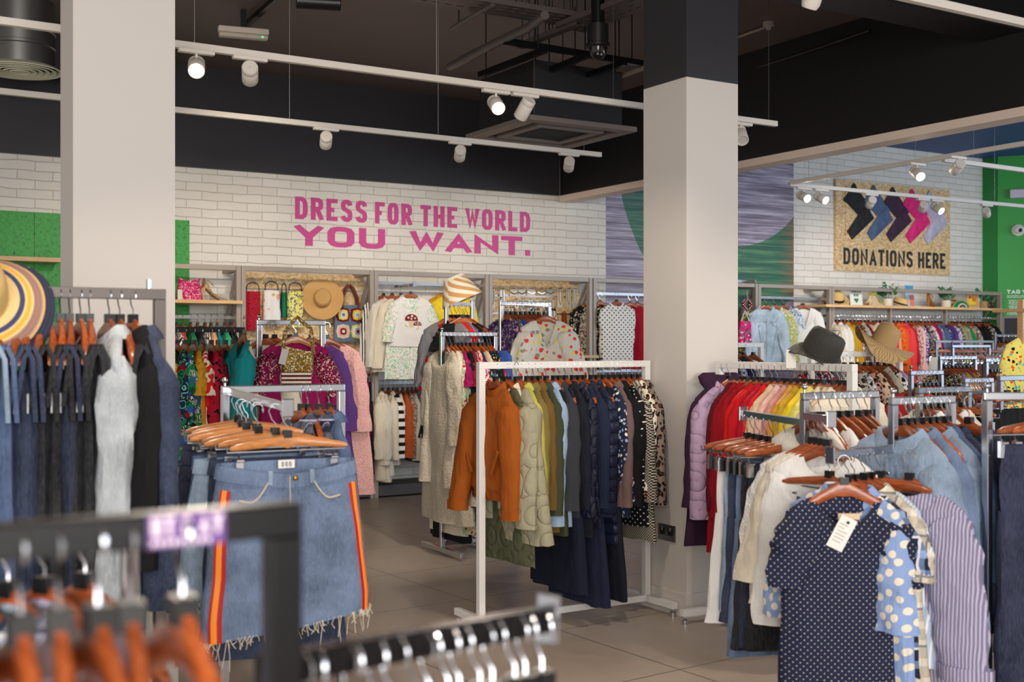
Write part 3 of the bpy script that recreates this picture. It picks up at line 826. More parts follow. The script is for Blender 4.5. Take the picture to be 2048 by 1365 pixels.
# green boards on the back wall, left
o = thing('green_board', 'green painted board panel on the brick wall behind the left pillar', 'panel', (0, 0, 0))
xs = [atY(-120, YW), atY(68, YW), atY(378, YW)]
zt_ = zrow(425, xs[1], YW)
for a, b in zip(xs, xs[1:]): MB().box((a+.002, YW-.02, 1.0), (b-.002, YW-.001, zt_)).build('board', GREENB, o, False)
MB().box((xs[0], YW-.3, zrow(519, xs[1], YW-.3)-.018), (atY(122, YW-.3), YW-.02, zrow(519, xs[1], YW-.3)+.018)).build('ledge', SHELFW, o, False)

# ------------------------------------------------------------------ lettering (drawn strokes)
def arc(pts): return pts
RND = [(0, .22), (.1, .07), (.3, 0), (.7, 0), (.9, .07), (1, .22)]
GL = {
 'D': (1, [[(0, 0), (0, 1), (.6, 1), (.88, .9), (1, .72), (1, .28), (.88, .1), (.6, 0), (0, 0)]]),
 'R': (1, [[(0, 0), (0, 1)], [(0, 1), (.65, 1), (.92, .93), (1, .77), (.92, .58), (.65, .5), (0, .5)], [(.5, .5), (1, 0)]]),
 'E': (.85, [[(1, 0), (0, 0), (0, 1), (1, 1)], [(0, .5), (.85, .5)]]),
 'S': (.95, [[(0, .2), (.1, .06), (.3, 0), (.7, 0), (.93, .08), (1, .25), (.9, .43), (.5, .52), (.1, .62), (0, .77), (.1, .94), (.3, 1), (.7, 1), (.9, .94), (1, .8)]]),
 'F': (.8, [[(0, 0), (0, 1), (1, 1)], [(0, .5), (.85, .5)]]),
 'O': (1, [RND+[(1, .78), (.9, .93), (.7, 1), (.3, 1), (.1, .93), (0, .78), (0, .22)]]),
 'T': (.9, [[(0, 1), (1, 1)], [(.5, 1), (.5, 0)]]),
 'H': (1, [[(0, 0), (0, 1)], [(1, 0), (1, 1)], [(0, .5), (1, .5)]]),
 'W': (1.45, [[(0, 1), (.25, 0), (.5, .85), (.75, 0), (1, 1)]]),
 'L': (.8, [[(0, 1), (0, 0), (1, 0)]]),
 'Y': (1.0, [[(0, 1), (.5, .42), (1, 1)], [(.5, .42), (.5, 0)]]),
 'U': (1, [[(0, 1)]+RND+[(1, 1)]]),
 'A': (1.1, [[(0, 0), (.5, 1), (1, 0)], [(.18, .3), (.82, .3)]]),
 'N': (1.05, [[(0, 0), (0, 1), (1, 0), (1, 1)]]),
 'I': (.0, [[(.5, 0), (.5, 1)]]),
 'V': (1, [[(0, 1), (.5, 0), (1, 1)]]),
 'G': (1, [[(1, .78), (.9, .93), (.7, 1), (.3, 1), (.1, .93), (0, .78)]+RND+[(1, .45), (.6, .45)]]),
 'B': (.95, [[(0, 0), (0, 1)], [(0, 1), (.65, 1), (.92, .92), (.95, .77), (.85, .57), (.6, .52), (0, .52)], [(.6, .52), (.9, .46), (1, .27), (.92, .07), (.65, 0), (0, 0)]]),
 '.': (.0, [[(.5, 0), (.5, .06)]]), '&': (1, [[(1, 0), (.2, .7), (.25, .95), (.5, 1), (.7, .85), (.6, .65), (.1, .35), (.05, .15), (.3, 0), (.6, .02), (1, .4)]]),
}
def letters(text, width, height, th, depth=.004, gap=None, space=.5, tv=None):
    """text as thick mitred strokes in the x-z plane, origin at its lower left; th stem width, tv bar thickness"""
    tv = tv or th; gap = gap if gap is not None else th*.55
    fixed = 0; flex = 0
    for ch in text:
        if ch == ' ': flex += space
        else: flex += GL[ch][0]; fixed += th+gap
    u = (width-fixed+gap)/max(flex, .1); x = 0; mb = MB(); k = 0; kz = th/tv
    for ch in text:
        if ch == ' ': x += space*u; continue
        w_, strokes = GL[ch]; w_ *= u
        for st in strokes:
            P = [Vector((x+th/2+(p[0]*w_ if w_ > 0 else 0), kz*(tv/2+p[1]*(height-tv)))) for p in st]
            closed = (P[0]-P[-1]).length < 1e-6
            if closed: P = P[:-1]
            n = len(P); rings = []; k += 1; y = -depth-(k % 5)*.00025
            for i in range(n):
                a = P[i-1] if (closed or i > 0) else None; b = P[(i+1) % n] if (closed or i < n-1) else None
                d1 = (P[i]-a).normalized() if a is not None else None; d2 = (b-P[i]).normalized() if b is not None else None
                c = P[i].copy()
                if d1 is None:
                    d1 = d2
                    if st[0][1] in (0, 1) and abs(d2.y) > .3 or st[0][0] in (0, 1) and abs(d2.x) > .95: c -= d2*th*.5
                if d2 is None:
                    d2 = d1
                    if st[-1][1] in (0, 1) and abs(d1.y) > .3 or st[-1][0] in (0, 1) and abs(d1.x) > .95: c += d1*th*.5
                n1 = Vector((-d1.y, d1.x)); n2 = Vector((-d2.y, d2.x)); m = n1+n2
                m = m.normalized() if m.length > 1e-6 else n1
                s_ = m*(th/2)/max(m.dot(n1), .38)
                L = c+s_; R = c-s_
                f = lambda q: min(max(q.y/kz, 0), height)
                rings.append([Vector((L.x, y, f(L))), Vector((R.x, y, f(R))), Vector((R.x, 0, f(R))), Vector((L.x, 0, f(L)))])
            if closed: rings.append(rings[0])
            mb.rings(rings, not closed, not closed)
        x += w_+th+gap
    return mb
PINK = plain('pink_vinyl', (204, 70, 142), .5)
x0, zt1 = onY(590, 393, YW); x1, _ = onY(1060, 425, YW); zb1 = zrow(438, x0, YW); zt2 = zrow(449, x0, YW); zb2 = zrow(491, x0, YW)
o = thing('wall_slogan', 'pink capital lettering DRESS FOR THE WORLD YOU WANT on brick wall', 'lettering', (x0, YW, zb2))
for wd_, pa, pb in (('DRESS', 590, 734), ('FOR', 750, 824), ('THE', 841, 914), ('WORLD', 931, 1060)):
    xw = onY(pa, 420, YW)[0]; b = letters(wd_, onY(pb, 420, YW)[0]-xw, zt1-zb1, .048, gap=.034, tv=.042).build('word', PINK, o, False); b.location = (xw-x0, 0, zb1-zb2)
x_you = onY(770, 470, YW)[0]; x_w = onY(820, 470, YW)[0]
letters('YOU', x_you-x0, zt2-zb2, .078, gap=.05, tv=.048).build('word', PINK, o, False)
b = letters('WANT', x1-x_w-.10, zt2-zb2, .078, gap=.035, tv=.048).build('word', PINK, o, False); b.location = (x_w-x0, 0, 0)
MB().box((x1-x0-.062, -.004, 0), (x1-x0, 0, .062)).build('full_stop', PINK, o, False)

# ------------------------------------------------------------------ the donations board
yb = YW-.04
bx0, bz1 = onY(1672, 358, yb); bx1, bz1b = onY(1900, 378, yb); _, bz0 = onY(1672, 541, yb)
o = thing('donations_board', 'chipboard sign reading DONATIONS HERE with raised inner panel', 'sign', (bx0, yb, bz0))
W_, H_ = bx1-bx0, bz1-bz0
MB().box((0, 0, 0), (W_, .038, H_)).build('board', OSB, o, False, bevel=.002)
MB().box((W_*.075, -.012, H_*.335), (W_*.955, 0, H_*.93)).build('inner_panel', OSB, o, False, bevel=.002)
for wd_, fa, fb in (('DONATIONS', .06, .655), ('HERE', .705, .955)):
    b = letters(wd_, W_*(fb-fa), H_*.185, .040, gap=.034).build('word', plain('black_vinyl', (34, 34, 36), .5), o, False); b.location = (W_*fa, 0, H_*.07)
def folded_jeans(x, col, label, k):
    """a pair of jeans folded at the knee into a chevron, pinned flat to the board"""
    h = H_*.54; wd = W_*.20; zc = H_*.635
    o = thing('folded_jeans', label, 'jeans', (bx0+x, yb-.012, bz0+zc), 0, None)
    def leg(p, q, w0, w1, nm, y):
        p = Vector((p[0], 0, p[1])); q = Vector((q[0], 0, q[1])); d = (q-p).normalized(); s_ = Vector((-d.z, 0, d.x))
        mb = MB(); rg = []
        for i in range(9):
            v = i/8; c = p.lerp(q, v); ww = (w0+(w1-w0)*v)/2
            rg.append([c+s_*ww*cos(a)+Vector((0, y-.014*max(0, sin(a))**.6+.004*noise.noise(Vector((i*.6, a, k)))*(sin(a) > 0), 0)) for a in [pi*2*j/12 for j in range(12)]])
        mb.rings(rg, True, True); return mb.build(nm, cloth(col, 'denim'), o)
    leg((-wd*.28, h*.40), (wd*.42, h*.00), wd*.66, wd*.52, 'upper_leg', 0); leg((-wd*.36, h*.446), (-wd*.27, h*.394), wd*.69, wd*.69, 'waistband', -.004)
    leg((wd*.50, h*.07), (-wd*.34, -h*.46), wd*.56, wd*.32, 'lower_leg', -.008)
for k, (fx, c, nm) in enumerate(((.17, 'black denim', 'black'), (.335, 'mid denim', 'blue'), (.50, 'plum', 'plum'), (.67, 'hot pink', 'pink'), (.83, 'lavender', 'pale lilac'))):
    folded_jeans(W_*fx, c, nm+' jeans folded into an arrow shape on the donations board', k)

# ------------------------------------------------------------------ ceiling services
SPOTW = plain('white_lamp_metal', (222, 214, 204), .45)
LENS = emit('lamp_lens', (255, 240, 214), 40)
GLASSW = plain('lamp_lens_off', (200, 196, 190), .3)
def track(label, p, q, hang_at=()):
    p = Vector(p); q = Vector(q); c = (p+q)/2
    o = thing('light_track', label, 'track', c)
    MB().bar(p-c, q-c, .035, .036).build('rail', SPOTW, o, False, bevel=.002)
    for h in hang_at:
        a = p.lerp(q, h)-c
        r = MB().tube([a, (a.x, a.y, ZC-c.z)], .0016, 5).build('suspension_wire', STEEL, o)
        MB().lathe([(.004, ZC-c.z-.05), (.016, ZC-c.z), (.001, ZC-c.z)], 10, (a.x, a.y, 0)).build('wire_cup', SPOTW, o)
    return o
TZ = 3.0
track('long white light track running past both pillars to its free end', (-1.2, 5.9, TZ), (5.72, 5.95, TZ), (.42, .62, .80, .93, .99))
track('white light track below the ceiling cassette, nearest the slogan wall', (0, 7.55, TZ), (5.46, 7.65, TZ), (.3, .52, .73, .97))
track('white light track at the top right corner of the picture', (4.0, 3.47, TZ), (9, 3.47, TZ), (.2, .6))
track('white light track running towards the camera in the donations bay', (7.93, 8.05, TZ), (7.83, 3.5, TZ), (.05, .55))
track('white light track crossing in front of the donations board', (8.0, 8.15, TZ), (13, 8.12, TZ), (.1, .35, .6))
track('white light track above the green wall at the far right', (8.0, 6.4, TZ), (13, 6.55, TZ), (.08, .4))

def spot(label, px, py_, Y=None, X=None, lit=False, aim=(0, 0, 0), energy=0, angle=70, light=True, color=(1, .86, .70)):
    if Y is not None: x = atY(px, Y); y = Y
    else: x = X; y = atX(px, X)
    o = thing('track_spotlight', label, 'spotlight', (x, y, TZ-.02))
    MB().box((-.09, -.018, -.02), (.09, .018, 0)).build('adapter', SPOTW, o, False, bevel=.003)
    MB().tube([(0, 0, -.015), (0, 0, -.05)], .007, 8).build('stem', SPOTW, o)
    d = (Vector(aim)-Vector((x, y, TZ-.1))).normalized(); R = d.to_track_quat('-Z', 'Y').to_matrix().to_4x4()
    M = Matrix.Translation((0, 0, -.085)) @ R
    MB().lathe([(.002, .062), (.038, .062), (.042, .056), (.042, .03), (.0405, .028), (.042, .026), (.042, -.065), (.040, -.068), (.036, -.066), (.034, -.05)], 20).xf(M).build('can', SPOTW, o)
    MB().lathe([(.036, -.056), (.001, -.056)], 20).xf(M).build('lens', LENS if lit else GLASSW, o)
    if light and energy:
        p = Vector((x, y, TZ-.105))+d*.075
        spot_light(p, aim, energy, angle, color)
W1 = 90
spot('lit spotlight shining at the camera, first beside the left pillar', 393, 118, Y=5.9, lit=True, aim=(.6, 2.2, .6), energy=70)
spot('white spotlight turned to the back wall, second from the left pillar', 500, 130, Y=5.9, aim=(3.6, 10.6, 1.2), energy=W1, angle=60)
spot('lit spotlight shining at the camera in the middle of the ceiling', 992, 200, Y=5.93, lit=True, aim=(2.4, 2.2, .6), energy=70)
spot('white spotlight just right of the glaring middle one', 1050, 205, Y=5.93, aim=(3.4, 8.0, .8), energy=W1, angle=70)
spot('white spotlight half hidden by the right pillar', 1482, 262, Y=5.95, aim=(4.3, 4.0, .8), energy=W1, angle=70)
spot('white spotlight on the wall track, above the letters DRESS', 652, 272, Y=7.58, aim=(4.2, 10.7, 1.7), energy=80, angle=62)
spot('white spotlight on the wall track, above the letters THE', 920, 300, Y=7.6, aim=(5.6, 10.7, 1.7), energy=80, angle=62)
spot('white spotlight at the wall track end, below the ceiling cassette', 1138, 322, Y=7.62, aim=(6.9, 10.6, 1.7), energy=80, angle=62)
spot_light((2.1, 7.5, TZ-.12), (2.6, 10.7, 1.7), 70, 62)  # added spot for the wall's left end, no lamp built for it
C2 = (1, .90, .78)
spot('lit spotlight at the left end of the donations track', 1607, 383, Y=8.14, lit=True, aim=(7.6, 3.5, .8), energy=50, color=C2)
spot('lit spotlight beside the end one left of the donations board', 1642, 383, Y=8.14, lit=True, aim=(8.6, 4.0, .8), energy=50, color=C2)
spot('unlit-looking spotlight above the black folded jeans', 1742, 394, Y=8.13, aim=(10.6, 10.7, 1.7), energy=80, color=C2)
spot('unlit-looking spotlight above the pink folded jeans', 1846, 410, Y=8.13, aim=(12.2, 10.7, 1.7), energy=80, color=C2)
spot('lit spotlight over the pale lilac folded jeans', 1874, 410, Y=8.13, lit=True, aim=(10.2, 5.0, .8), energy=50, color=C2)
spot('white spotlight in front of the green wall edge', 1973, 421, Y=8.12, aim=(14.2, 10.3, 1.7), energy=80, color=C2)
spot('lit spotlight above the donations board on the crossing track', 1834, 344, X=7.86, lit=True, aim=(6.6, 3.2, .6), energy=60, color=C2)
spot('white spotlight nearest the right end of the crossing track', 1915, 330, X=7.85, aim=(9.6, 9.6, 1.2), energy=60, color=C2)
o = thing('track_spotlight', 'white spotlight cut off by the top edge over the right pillar', 'spotlight', at(1626, -6, 5.2))
MB().lathe([(.002, .09), (.036, .09), (.042, .03), (.042, -.03), (.034, -.05)], 20).xf(Matrix.Rotation(.5, 4, 'X')).build('can', SPOTW, o)
# spot lamps added for light, without fixtures, overhead and mostly out of view
for x, y, tx, ty in ((1.0, 3.2, 1.4, 4.2), (2.6, 3.3, 2.2, 2.6), (4.6, 3.4, 3.4, 3.0), (0.2, .3, .6, 1.6), (6.0, 3.4, 5.6, 5.0), (2.9, 4.0, 3.6, 5.3), (5.4, 2.2, 4.6, 3.4)):
    spot_light((x, y, 2.9), (tx, ty, .9), 60, 85)

# ceiling cassette
o = thing('ceiling_cassette', 'square air conditioning cassette hanging below the dark ceiling', 'air conditioner', (4.95, 7.61, 3.1))
FR = plain('cassette_grey', (120, 108, 102), .5); FD = plain('cassette_dark', (30, 28, 30), .6)
mb = MB()
for a, b in (((-.48, -.48), (.48, -.38)), ((-.48, .38), (.48, .48)), ((-.48, -.38), (-.38, .38)), ((.38, -.38), (.48, .38))): mb.box((a[0], a[1], 0), (b[0], b[1], .04))
mb.build('fascia', FR, o, False, bevel=.006)
mb = MB()
for a, b in (((-.30, -.30), (.30, -.24)), ((-.30, .24), (.30, .30)), ((-.30, -.24), (-.24, .24)), ((.24, -.24), (.30, .24))): mb.box((a[0], a[1], .0), (b[0], b[1], .03))
mb.build('grille_frame', FR, o, False, bevel=.004)
mb = MB()
for i in range(14): mb.box((-.24, -.235+i*.034, .012), (.24, -.222+i*.034, .024))
mb.build('grille', FD, o, False)
MB().box((-.40, -.40, .03), (.40, .40, .46)).build('casing', plain('cassette_casing', (36, 34, 36), .5, .3), o, False, bevel=.01)
for sx in (-1, 1):
    for sy in (-1, 1): MB().tube([(sx*.36, sy*.36, .4), (sx*.36, sy*.36, ZC-3.1)], .005, 6).build('hanging_rod', BLACKM, o)

# round duct with diffuser
p = at(40, 141, 8.8)
o = thing('air_duct', 'round galvanised ceiling duct with a slatted disc diffuser', 'duct', p)
GALV = plain('galvanised_steel', (150, 148, 146), .32, 1.0)
MB().lathe([(.245, .02), (.245, .16), (.255, .165), (.255, .185), (.245, .19), (.245, .27), (.255, .275), (.255, .295), (.245, .30), (.245, ZC-p.z)], 40).build('duct_pipe', GALV, o)
mb = MB()
for i, r in enumerate((.30, .255, .21, .165, .12, .075)): mb.lathe([(r, -.002*i), (r-.028, .018-.002*i), (r-.034, .014-.002*i), (r-.004, -.008-.002*i), (r, -.002*i)], 40)
mb.lathe([(.30, .0), (.245, .03)], 40).lathe([(.045, -.012), (.001, -.014)], 24)
mb.build('diffuser', plain('diffuser_cream', (206, 204, 180), .5), o)
MB().lathe([(.245, .03), (.001, .03)], 40).build('duct_throat', FD, o)

# emergency light, speaker, dome cameras
p = at(487, 68, 9.0)
o = thing('emergency_light', 'small white emergency light bar under the dark ceiling', 'light', p, radians(-12))
MB().box((-.19, -.04, 0), (.19, .04, .045)).build('housing', plain('cream_plastic', (214, 200, 184), .5), o, False, bevel=.008)
MB().box((-.185, -.036, -.035), (.185, .036, 0)).build('diffuser', plain('frosted_cover', (200, 190, 172), .3), o, False, bevel=.012)
MB().ball((.14, -.038, -.02), .006, 8).build('status_lamp', emit('green_led', (30, 230, 130), 3), o)
MB().box((-.02, -.02, .045), (.02, .02, ZC-p.z)).build('bracket', BLACKM, o, False)
p = at(637, 6, 8.0)
o = thing('ceiling_speaker', 'black loudspeaker under the ceiling at the top edge', 'speaker', p, radians(-20))
mb = MB(); mb.rings([[Vector((x, r*cos(a), r*sin(a)*.8)) for a in [2*pi*k/16 for k in range(16)]] for x, r in ((-.15, .05), (-.145, .065), (.145, .065), (.15, .05))], True, True)
mb.build('cabinet', BLACKP, o); MB().box((-.02, -.02, .03), (.02, .02, ZC-p.z)).build('bracket', BLACKM, o, False)
p = at(1196, 80, 7.8)
o = thing('security_camera', 'black dome security camera hanging beside the dark pillar top', 'camera', p)
MB().lathe([(.001, .1), (.07, .1), (.07, -.02), (.078, -.025), (.078, -.045), (.062, -.05)], 28).build('housing', BLACKP, o)
MB().lathe([(.06, -.05), (.056, -.09), (.04, -.12), (.015, -.132), (.001, -.134)], 28).build('dome', plain('smoked_dome', (22, 22, 26), .12), o)
for dx in (-.014, .014): MB().ball((dx-.02, -.045, -.105), .008, 8).build('lens', plain('grey_glass', (160, 160, 166), .2), o)
MB().lathe([(.045, .1), (.045, ZC-p.z)], 16).build('mount', BLACKM, o)
pg = g1+gd*.55
def on_green(s, z): return g1+gd*s+Vector((0, 0, z))+GN*.0
def green_s(px):
    lo, hi = 0, 3
    for _ in range(50):
        m = (lo+hi)/2; P = g1+gd*m; d = depth(P.x, P.y); c = 1024+FPX*(P.x*CS-P.y*SN)/d
        lo, hi = (m, hi) if c < px else (lo, m)
    return lo
ga = math.atan2(gd.y, gd.x)
s_ = green_s(2036); P = g1+gd*s_
o = thing('security_camera', 'white dome security camera on the green wall', 'camera', (P.x, P.y, zrow(461, P.x, P.y)), ga)
MB().lathe([(.001, 0), (.085, 0), (.085, .03), (.07, .05), (.001, .05)], 24).xf(Matrix.Rotation(pi/2, 4, 'X')).build('base', WHITEM, o)
MB().ball((0, -.075, 0), .06, 16).build('eyeball', WHITEM, o); MB().ball((.015, -.115, -.008), .03, 12).build('lens', BLACKP, o)
s_ = green_s(2019); P = g1+gd*s_
o = thing('wall_vent_unit', 'white rectangular box high on the green wall', 'box', (P.x, P.y, zrow(389, P.x, P.y)), ga)
MB().box((0, -.08, -.06), (.6, 0, .06)).build('casing', plain('pale_violet_plastic', (206, 196, 214), .5), o, False, bevel=.01)
s_ = green_s(2014); P = g1+gd*s_
o = thing('wall_notice', 'white lettering starting TAG YOUR B on the green wall', 'lettering', (P.x, P.y, zrow(588, P.x, P.y)), ga)
VW = plain('white_vinyl', (236, 240, 232), .5)
letters('TAG YOUR B', .50, .055, .014, gap=.01, depth=.002).build('heading', VW, o, False)
r = random.Random(3)
for i, n_ in enumerate((30, 28, 0, 26, 16, 24, 26, 24, 20, 0, 30, 28, 12)):
    if not n_: continue
    mb = MB(); x = .02 if i in (3, 5, 7) else .03 if 2 < i < 9 else 0
    while x < n_*.017:
        w2 = r.choice((.007, .010, .012)); mb.box((x, -.002, -.035-i*.0215), (x+w2, 0, -.035-i*.0215+r.choice((.009, .012)))); x += w2+r.choice((.003, .003, .010))
    mb.build('text_line', VW, o, False)
s_ = green_s(2008); P = g1+gd*s_
o = thing('donation_hatch', 'dark open hatch in the green wall below the lettering', 'hatch', (P.x, P.y, 0), ga)
zt_ = zrow(637, P.x, P.y)
MB().box((0, -.03, .9), (1.2, 0, zt_)).build('opening', plain('hatch_dark', (22, 24, 34), .6), o, False)
mb = MB().box((-.03, -.045, .9), (0, 0, zt_+.03)).box((0, -.045, zt_), (1.2, 0, zt_+.03)); mb.build('frame', DARKM, o, False)

# cable trays, conduits, hanging rails
def px_line(a, b, za, zb): # two photo points at given heights
    out = []
    for (px, py), z in ((a, za), (b, zb)):
        d = (z-EYE)*FPX/(HOR-py); out.append(at(px, py, d))
    return out
def tray(label, a, b, z, wd=.22, holes=26):
    p, q = px_line(a, b, z, z); d = (q-p); L = d.length; d.normalize()
    o = thing('cable_tray', label, 'cable tray', p, math.atan2(d.y, d.x))
    mb = MB(); n = int(L/.09)
    ys_ = [-wd/2, -wd/2+.03]+[-wd/2+.03+(wd-.06)*k/4 for k in (1, 2, 3)]+[wd/2-.03, wd/2]
    for y0, y1 in zip((-wd/2, -wd*.28, -wd*.02, wd*.24), (-wd*.36, -wd*.1, wd*.16, wd/2)): mb.box((0, min(y0, y1), 0), (L, max(y0, y1), .003))
    for i in range(n): mb.box((i*.09, -wd/2, 0.0005), (i*.09+.04, wd/2, .0025))
    for y in (-wd/2, wd/2): mb.box((0, y-.0015, 0), (L, y+.0015, .035))
    mb.build('perforated_tray', TRAYM, o, False)
    for f in (.1, .5, .9):
        for y in (-wd/2, wd/2): MB().tube([(L*f, y, .03), (L*f, y, ZC-p.z)], .004, 5).build('hanging_rod', BLACKM, o)
TRAYM = plain('tray_metal', (98, 88, 86), .5, .4)
tray('wide perforated cable tray crossing the top of the ceiling', (810, -10), (1200, 52), 3.75, .25)
tray('perforated cable tray running past the dome camera', (1140, 60), (1330, -12), 3.7, .25)
tray('narrow slotted tray below the other cable trays', (1040, 97), (1160, 50), 3.68, .06)
def pipe(label, pts, z, r=.02, mat=None, rods=(), name='conduit'):
    P = []
    for (px, py) in pts:
        d = (z-EYE)*FPX/(HOR-py); P.append(at(px, py, d))
    o = thing(name, label, 'pipe' if name == 'conduit' else 'rail', P[0])
    Q = [p-P[0] for p in P]
    if name == 'conduit': MB().tube(Q, r, 10).build('pipe', mat or PIPEM, o)
    else: MB().bar(Q[0], Q[-1], r*2, r*2).build('channel', mat or BLACKM, o, False)
    for f in rods:
        a = Q[0].lerp(Q[-1], f); MB().tube([a, (a.x, a.y, ZC-P[0].z)], .005, 5).build('hanging_rod', BLACKM, o)
PIPEM = plain('painted_conduit', (84, 76, 74), .45, .2)
pipe('thick dark pipe bending down left of the middle spotlight', [(900, 134), (992, 86), (1058, 55), (1090, 30)], 3.6, .03)
pipe('thin grey conduit high above the bent pipe', [(902, 58), (950, 28), (985, 10)], 3.72, .015, rods=(.2,))
pipe('short pipe with a cap left of the dark pillar top', [(1190, 172), (1240, 153), (1290, 135)], 3.55, .018, plain('pale_conduit', (150, 136, 122), .45))
pipe('thin conduit above the cassette towards the dome camera', [(920, 115), (1010, 72)], 3.65, .012)
pipe('pale conduit leading to a round box right of the pillar', [(1474, 75), (1537, 52)], ZC-.02, .012, plain('pale_conduit', (150, 136, 122), .45))
pipe('black hanging channel left above the cassette', [(960, 150), (1090, 100)], 3.5, .02, name='support_channel', rods=(.1, .9))
pipe('black hanging channel middle above the cassette', [(1090, 145), (1180, 108)], 3.5, .02, name='support_channel', rods=(.1, .9))
pipe('black hanging channel right above the cassette', [(1140, 163), (1250, 125)], 3.5, .02, name='support_channel', rods=(.1, .9))
pipe('long black channel crossing behind the dome camera', [(1010, 82), (1290, 128)], 3.58, .02, name='support_channel', rods=(.2, .6, .9))
pipe('black trunking running to the emergency light', [(492, 50), (560, -10)], ZC-.05, .02, name='support_channel')
pipe('dark conduit running up right of the pillar top', [(1474, 148), (1640, 95), (1740, 60)], 3.9, .012, plain('near_black', (24, 24, 26), .4))
pb = at(1537, 52, (ZC-.03-EYE)*FPX/(HOR-52))
o = MB().lathe([(.001, .03), (.045, .03), (.045, 0), (.02, -.01), (.02, -.03), (.001, -.03)], 18).build('junction_box', plain('pale_grey_plastic', (170, 160, 154), .5), None, True, pb)
tag(o, 'round pale junction box on the ceiling right of the pillar', 'junction box')
# ------------------------------------------------------------------ wall bays
R90 = -pi/2
def PXp(px): return atY(px, YP)
ZT = zrow(541, PXp(743), YP)      # top of the bays
def bay(label, pa, pb, rails, bracket=True):
    xa, xb = PXp(pa), PXp(pb); o = thing('display_bay', label, 'display', ((xa+xb)/2, YP, 0)); c = Vector(((xa+xb)/2, YP, 0))
    for x in (xa+.02, xb-.02):
        MB().box((x-c.x-.02, -.03, 0), (x-c.x+.02, .03, ZT)).build('post', GREYM, o, False, bevel=.003)
        MB().box((x-c.x-.015, .03, ZT-.05), (x-c.x+.015, YW-YP-.003, ZT-.01)).bar((x-c.x, .05, ZT-.05), (x-c.x, YW-YP-.01, ZT-.62), .03, .02).build('wall_bracket', GREYM, o, False)
    MB().box((xa-c.x+.04, -.02, ZT-.045), (xb-c.x-.04, .02, ZT)).build('top_rail', GREYM, o, False, bevel=.003)
    for z in rails:
        MB().bar((xa-c.x+.04, .12, z-.012), (xb-c.x-.04, .12, z-.012), .016, .03).build('hanging_rail', STEEL, o, False)
        for x in (xa+.03, xb-.03): MB().box((x-c.x-.008, -.02, z-.03), (x-c.x+.008, .15, z)).build('rail_bracket', GREYM, o, False)
    MB().box((xa-c.x+.04, -.03, .02), (xb-c.x-.04, YW-YP-.01, .12)).build('plinth', plain('bay_plinth', (70, 68, 68), .6), o, False)
    return o
ZR0 = zrow(632, PXp(420), YP+.12); ZR1 = zrow(722, PXp(710), YP+.12); ZR2 = zrow(566, PXp(850), YP+.12); ZR2L = zrow(763, PXp(800), YP+.12)
ZR4 = zrow(586, PXp(1230), YP+.12); ZR5 = zrow(594, PXp(1570), YP+.12); ZR6 = zrow(632, PXp(1800), YP+.12)
bay('grey wall display bay with an oak shelf beside the left pillar', 190, 480, [ZR0])
bay('grey wall display bay holding the chipboard with hat and crochet bag', 481, 746, [ZR1])
bay('grey wall display bay with the mushroom vest hung at its top', 747, 975, [ZR2, ZR2L])
bay('grey wall display bay holding the chipboard of jewellery cards', 976, 1182, [])
bay('grey wall display bay with the dotted white blouse, left of the pillar', 1184, 1440, [ZR4, zrow(740, PXp(1230), YP+.12)])
bay('grey wall display bay with handbag hooks, just right of the pillar', 1441, 1513, [zrow(560, PXp(1490), YP)])
bay('grey wall display bay showing the pale denim jacket and white cardigan', 1514, 1660, [ZR5])
lb = bay('long grey wall display bay with a shelf of hats and plants', 1661, 2001, [ZR6])
for px in (1779, 1890): MB().box((PXp(px)-lb.location.x-.018, -.03, 0), (PXp(px)-lb.location.x+.018, .02, zrow(616, PXp(px), YP))).build('post', GREYM, lb, False, bevel=.003)

def board_shelf(label, pa, pb, py, y0=YP-.12, y1=YW-.05, name='wall_shelf'):
    xa, xb = atY(pa, YP-.1), atY(pb, YP-.1); z = zrow(py, (xa+xb)/2, y0)
    o = MB().box((xa, y0, z-.03), (xb, y1, z)).build(name, SHELFW, None, False, bevel=.002); tag(o, label, 'shelf'); return z
ZSL = board_shelf('oak shelf with the pink bag and gold shoe', 200, 484, 599)
ZSR = board_shelf('long oak shelf of hats, plants and cards right of the pillar', 1650, 2004, 613.5)
ZS4 = board_shelf('short oak shelf edge low between the jewellery and blouse bays', 1148, 1196, 711)
board_shelf('short oak shelf at the foot of the handbag hooks by the pillar', 1478, 1535, 712)

def osb_wall(label, pa, pb, pt, pb_, n):
    yb = YW-.05; xa, xb = atY(pa, yb), atY(pb, yb); z1 = zrow(pt, xa, yb); z0 = zrow(pb_, xa, yb)
    o = thing('chipboard_display_panel', label, 'panel', (xa, yb, z0)); W_, H_ = xb-xa, z1-z0
    for i in range(n):
        a = H_*i/n; MB().box((0, 0, a+.006), (W_, .045, a+H_/n-.006)).build('board_strip', OSB, o, False)
        if i: MB().box((0, -.004, a-.007), (W_, .03, a+.007)).build('slot_rail', STEEL, o, False)
    return xa, xb, z0, z1, H_/n
B1 = osb_wall('slatted chipboard panel with scarves, straw hat and crochet bag', 490, 728, 543, 716, 5)
B3 = osb_wall('slatted chipboard panel covered with jewellery cards', 984, 1158, 555, 770, 6)
